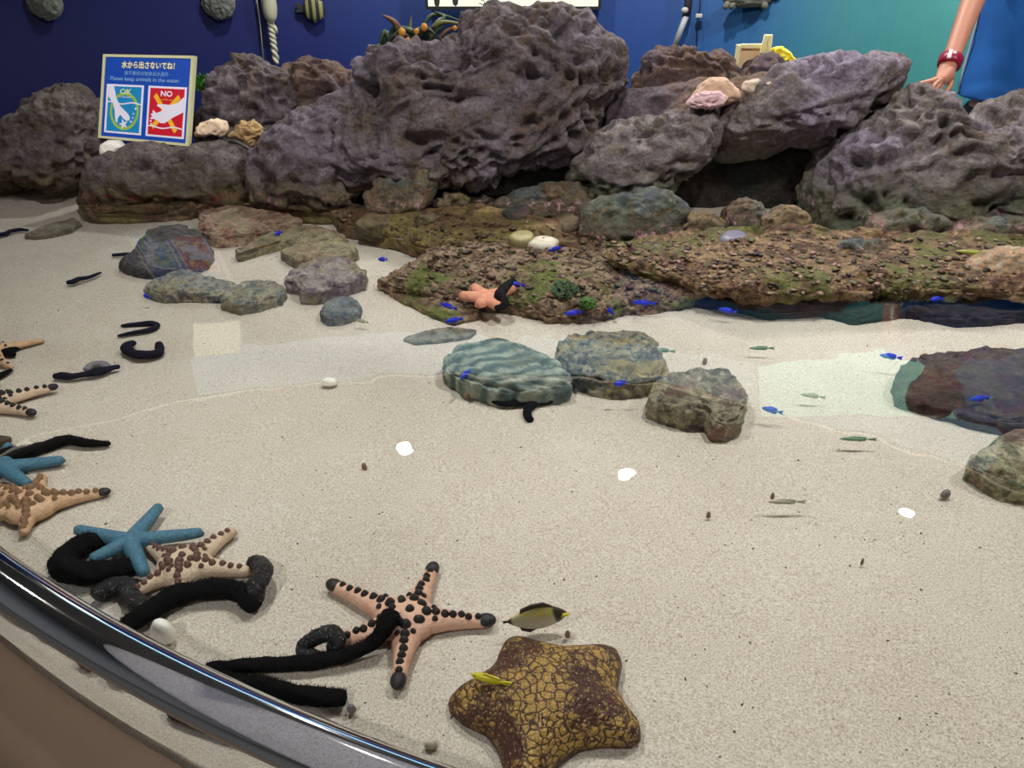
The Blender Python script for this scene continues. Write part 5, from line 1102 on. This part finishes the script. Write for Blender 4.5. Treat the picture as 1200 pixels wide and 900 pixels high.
board('small cream lit board high on the navy mural', [(224, 380), (282, 378), (284, 416), (228, 418)], glow('cream_board', (1, .95, .62, 1), 2.2), off=.12)
# ------------------------------------------------------------ the person behind the rocks
def skin(name, verts, edges, mat, parent, root=0, levels=2):
    off = np.array(parent.location); me = bpy.data.meshes.new(name); me.from_pydata([tuple(np.array(v[0])-off) for v in verts], edges, []); me.update()
    o = bpy.data.objects.new(name, me); COL.objects.link(o)
    o.modifiers.new('skin', 'SKIN').use_smooth_shade = True
    sv = me.skin_vertices[0].data
    for i, v in enumerate(verts):
        r = v[1]; sv[i].radius = (r, r) if np.isscalar(r) else r; sv[i].use_root = (i == root)
    s = o.modifiers.new('sub', 'SUBSURF'); s.levels = s.render_levels = levels
    dg = bpy.context.evaluated_depsgraph_get(); dg.update(); m2 = bpy.data.meshes.new_from_object(o.evaluated_get(dg)); m2.name = name
    o.modifiers.clear(); o.data = m2; bpy.data.meshes.remove(me); m2.materials.clear(); m2.materials.append(mat)
    m2.polygons.foreach_set('use_smooth', [True]*len(m2.polygons)); o.parent = parent; return o
BX, BY = 1.775, 2.96
per = empty('person', (BX, BY, FLOOR_Z), 'person in a blue polo shirt and black trousers resting a hand on the rocks', 'person')
sx = 1                          # the arm seen in the photo is on the -x side
sh = np.array([BX-.185, BY-.02, .80]); sh2 = np.array([BX+.185, BY-.02, .80])
el = PY(1157, -44, 2.83); wr = PY(1112.5, 75, 2.60); hb = PY(1106, 88, 2.565)
B = [((BX, BY, .26), .095), ((BX, BY, .42), .115), ((BX, BY-.01, .62), .125), ((BX, BY, .79), .10), ((BX, BY-.005, .87), .055), ((BX, BY-.02, .93), .056), ((BX, BY-.035, 1.0), .085), ((BX, BY-.03, 1.075), .078),
     (sh, .062), ((sh+el)/2, .046), (el, .040), (el*.7+wr*.3, .0385), (el*.35+wr*.65, .031), (wr, (.0265, .021)), (hb, (.031, .017)),
     (sh2, .062), ((BX+.25, BY+.0, .64), .046), ((BX+.27, BY-.0, .52), .040), ((BX+.275, BY-.04, .38), .034), ((BX+.275, BY-.06, .27), .024), ((BX+.275, BY-.07, .20), .026),
     ((BX-.095, BY, .24), .085), ((BX-.10, BY, .02), .078), ((BX-.10, BY-.005, -.17), .054), ((BX-.10, BY+.01, -.38), .046), ((BX-.10, BY+.02, -.56), .034), ((BX-.11, BY-.09, -.593), .026), ((BX-.115, BY-.17, -.60), .02),
     ((BX+.095, BY, .24), .085), ((BX+.10, BY, .02), .078), ((BX+.10, BY-.005, -.17), .054), ((BX+.10, BY+.01, -.38), .046), ((BX+.10, BY+.02, -.56), .034), ((BX+.11, BY-.09, -.593), .026), ((BX+.115, BY-.17, -.60), .02)]
E = [(0, 1), (1, 2), (2, 3), (3, 4), (4, 5), (5, 6), (6, 7), (3, 8), (8, 9), (9, 10), (10, 11), (11, 12), (12, 13), (13, 14), (3, 15), (15, 16), (16, 17), (17, 18), (18, 19), (19, 20), (0, 21), (21, 22), (22, 23), (23, 24), (24, 25), (25, 26), (26, 27), (0, 28), (28, 29), (29, 30), (30, 31), (31, 32), (32, 33), (33, 34)]
def chain(start, pts, rads):
    p = start
    for q, r in zip(pts, rads): B.append((np.array(q), r)); E.append((p, len(B)-1)); p = len(B)-1
f = lambda px, py, y: PY(px, py, y)
chain(14, [f(1098, 93, 2.545), f(1090, 95.5, 2.53), f(1083, 97, 2.515), f(1077.5, 98.0, 2.50)], [.0095, .0085, .0078, .0066])      # index
chain(14, [f(1097, 97, 2.535), f(1092, 103, 2.515), f(1091, 109, 2.51), f(1092, 113, 2.515)], [.0095, .0085, .0078, .0066])        # middle
chain(14, [f(1100, 99, 2.535), f(1096, 106, 2.52), f(1094.5, 111, 2.52), f(1095.5, 115, 2.525)], [.0090, .0082, .0074, .0064])     # ring
chain(14, [f(1104, 99, 2.545), f(1101.5, 104, 2.535), f(1099.5, 108, 2.535), f(1100, 111.5, 2.54)], [.0082, .0074, .0068, .0058])      # little
chain(14, [f(1114, 95, 2.56), f(1114, 101, 2.55), f(1110, 106, 2.545), f(1107.5, 109.5, 2.54)], [.0105, .0095, .0088, .0072])  # thumb
h2 = 20
for dx, ln_ in ((-.03, .075), (-.01, .085), (.01, .08), (.03, .065)):
    c = np.array([BX+.275, BY-.075+dx, .17]); chain(h2, [c, c+np.array([.002, -.004, -ln_*.4]), c+np.array([-.006, -.004, -ln_*.75]), c+np.array([-.018, 0, -ln_])], [.010, .009, .008, .0068])
c = np.array([BX+.262, BY-.115, .20]); chain(h2, [c, c+np.array([-.01, -.012, -.03]), c+np.array([-.016, -.014, -.055])], [.011, .0095, .0078])
body = skin('body', B, E, M_SKIN, per, 0, 2)
# face
hc = np.array([BX, BY-.035, 1.0])
for s in (-1, 1): emit('eye', *ball(hc+np.array([s*.032, -.078, .018]), .011, 10, 8), M_WHITE, parent=per); emit('ear', *ball(hc+np.array([s*.083, .01, .0]), (.012, .02, .032), 10, 8), M_SKIN, parent=per); emit('pupil', *ball(hc+np.array([s*.032, -.087, .018]), .0055, 8, 6), M_BLACK, parent=per)
V, F = tube([hc+np.array([0, -.082, .022]), hc+np.array([0, -.094, -.002]), hc+np.array([0, -.090, -.018])], [.007, .012, .011], 10); emit('nose', V, F, M_SKIN, parent=per)
V, F = tube([hc+np.array([-.024, -.076, -.045]), hc+np.array([0, -.082, -.047]), hc+np.array([.024, -.076, -.045])], [.003, .006, .003], 8); emit('mouth', V, F, plain('lips', lin(150, 84, 78), .5), parent=per)
D, F = ico(4); V = D*np.array([.096, .104, .098])+hc+np.array([0, .014, .055]); keep = (V[:, 1] > hc[1]-.045) | (V[:, 2] > hc[2]+.075); FF = np.array([q for q in F if keep[q].all()]); emit('hair', V, FF, plain('black_hair', lin(22, 18, 18), .5, .3, 80, .6, 150), parent=per)
# shirt: an elliptical torso with sleeves; trousers
def loft(sections, n=40):
    V = []; F = []
    for (cx, cy, z, rx, ry) in sections:
        for k in range(n):
            a = 2*PI*k/n; q = .85; cxx = np.sign(math.cos(a))*abs(math.cos(a))**q; syy = np.sign(math.sin(a))*abs(math.sin(a))**q
            V.append((cx+rx*cxx, cy+ry*syy, z))
    for i in range(len(sections)-1): F += [(i*n+k, i*n+(k+1) % n, (i+1)*n+(k+1) % n, (i+1)*n+k) for k in range(n)]
    return np.array(V), F
S = [(BX, BY, .270, .192, .125), (BX, BY, .276, .205, .136), (BX, BY, .30, .207, .138), (BX, BY, .36, .203, .138), (BX, BY-.005, .46, .200, .138), (BX, BY-.008, .58, .206, .140), (BX, BY-.008, .70, .212, .136), (BX, BY, .78, .214, .122), (BX, BY, .83, .175, .10), (BX, BY, .86, .10, .08), (BX, BY-.004, .885, .072, .068)]
S = [tuple(spline(np.array(S), 50)[i]) for i in range(50)]
V, F = loft(S, 60); W = V.copy(); fold = .004*gn(W*np.array([7, 7, 16]), 3)+.003*gn(W*np.array([14, 14, 30]), 4); d = V-np.array([BX, BY, 0]); d[:, 2] = 0; d /= np.linalg.norm(d, axis=1)[:, None]; V = V+d*fold[:, None]
shirt = emit('shirt', V, F, M_SHIRT, parent=per)
for s, a, b in ((-1, sh, el), (1, sh2, np.array([BX+.27, BY, .52]))):
    V, F = tube(spline([a+np.array([-s*.05, 0, .0]), a, a*.6+b*.4, a*.25+b*.75], 16), np.linspace(.082, .066, 16), 20, cap=False); emit('sleeve', V, F, M_SHIRT, parent=shirt)
V, F = tube([np.array([BX+.076*math.cos(t), BY-.006+.072*math.sin(t), .887+.012*math.cos(t-PI/2)*0]) for t in np.linspace(0, 2*PI, 30)], .014, 10); emit('collar', V, F, M_SHIRT, parent=shirt)
V, F = tube([(BX-.207, BY+.02, .280), (BX-.208, BY+.02, .36), (BX-.205, BY+.02, .50), (BX-.213, BY+.02, .66)], .004, 8); emit('side_piping', V, F, plain('piping_pale', lin(188, 204, 220), .7), parent=shirt, label='pale side seam')
TV = [((BX, BY, .30), .155), ((BX, BY, .22), .16), ((BX-.098, BY, .14), .105), ((BX-.102, BY, -.15), .082), ((BX-.102, BY+.01, -.40), .072), ((BX-.102, BY+.02, -.565), .068), ((BX+.098, BY, .14), .105), ((BX+.102, BY, -.15), .082), ((BX+.102, BY+.01, -.40), .072), ((BX+.102, BY+.02, -.565), .068)]
skin('trousers', TV, [(0, 1), (1, 2), (2, 3), (3, 4), (4, 5), (1, 6), (6, 7), (7, 8), (8, 9)], M_TROUS, per, 0, 2)
for s in (-1, 1):
    Vb, Fb = ball((BX+s*.113, BY-.085, -.585), (.048, .135, .045), 18, 10); Vb = np.array(Vb); Vb[:, 2] = np.maximum(Vb[:, 2], FLOOR_Z+.002); emit('shoe', Vb, Fb, M_BLACK, parent=per)
# maroon wrist band with a shiny clasp
ax = (el-wr)/np.linalg.norm(el-wr); c0 = wr+ax*.008
V, F = tube([c0-ax*.016, c0-ax*.014, c0, c0+ax*.014, c0+ax*.016], [.030, .0335, .0345, .0345, .031], 26, cap=True, up=(0, 1, 0)); wb = emit('wristband', V, F, plain('maroon_band', lin(138, 16, 48), .3, .2, 60, .3, 60), parent=per, label='maroon wristband')
n1 = (CAMP-c0); n1 -= ax*(n1@ax); n1 /= np.linalg.norm(n1); sd = np.cross(ax, n1)
cpos = c0+n1*.0325+sd*(-.008)
Rm = np.stack([sd, n1, ax], 1)
MB().rbox(cpos, (.0055, .004, .015), .002, Rm).emit('clasp', plain('shiny_clasp', lin(230, 214, 228), .15), parent=wb, label='shiny silver clasp')
# ------------------------------------------------------------ lamps and exposure
for (px, py), lb in zip(((475, 530), (735, 560), (1062, 602)), ('ceiling downlight mirrored in the sand middle, nearest the navy mural', 'middle ceiling downlight mirrored in the pool', 'ceiling downlight mirrored nearest the pale green-flecked rock')):
    P = mirrored(px, py, CEIL_Z-.004); lamp(P[0], P[1], (20, 27, 27)[px > 500 and (1 if px < 900 else 2)], lb, r=.032)
lamp(-.5, 1.5, 15, 'ceiling downlight above the rail')
lamp(.7, 1.45, 17, 'ceiling downlight above the cushion starfish')
lamp(1.85, 1.3, 16, 'ceiling downlight over the pool\'s open end')
lamp(-2.2, 1.7, 2, 'ceiling downlight over the pool\'s dim end')
lamp(-.9, -.5, 19, 'ceiling downlight over the visitors\' side of the rail')  # added behind the camera as fill for rail, lip and rocks
# a spotlight added out of view to brighten the sign and its reflection
sp_ = empty('fill_spotlight', (-1.7, 1.25, CEIL_Z), 'small black spotlight added out of view to brighten the blue sign', 'fill_spotlight')
V, F = tube([np.array([-1.7, 1.25, CEIL_Z]), np.array([-1.7, 1.25, CEIL_Z-.06])], .012, 10); emit('stem', V, F, M_BLACK, parent=sp_)
dr = sg(.5, .5)-np.array([-1.7, 1.25, CEIL_Z-.07]); dr /= np.linalg.norm(dr); a_ = np.array([-1.7, 1.25, CEIL_Z-.07])
V, F = tube([a_-dr*.05, a_+dr*.06], [.034, .038], 18); emit('head', V, F, M_BLACK, parent=sp_)
L = bpy.data.lights.new('fill_spotlight_beam', 'SPOT'); L.energy = 60; L.spot_size = math.radians(16); L.spot_blend = .6; L.shadow_soft_size = .02; L.color = (1, .97, .94)
lo = bpy.data.objects.new('fill_spotlight_beam', L); COL.objects.link(lo); lo.parent = sp_; lo.location = tuple(a_+dr*.075-np.array(sp_.location)); lo.rotation_euler = Vector(dr).to_track_quat('-Z', 'Y').to_euler()
w = bpy.data.worlds.new('room_air'); SC.world = w; w.use_nodes = True; w.node_tree.nodes['Background'].inputs[0].default_value = (.5, .52, .55, 1); w.node_tree.nodes['Background'].inputs[1].default_value = .05
SC.view_settings.view_transform = 'Standard'; SC.view_settings.look = 'None'; SC.view_settings.exposure = -0.06; SC.view_settings.gamma = 1.0; SC.view_settings.use_curve_mapping = False
SC.cycles.use_denoising = True; SC.cycles.max_bounces = 12; SC.cycles.transparent_max_bounces = 16; SC.cycles.transmission_bounces = 10; SC.cycles.sample_clamp_indirect = 6.0
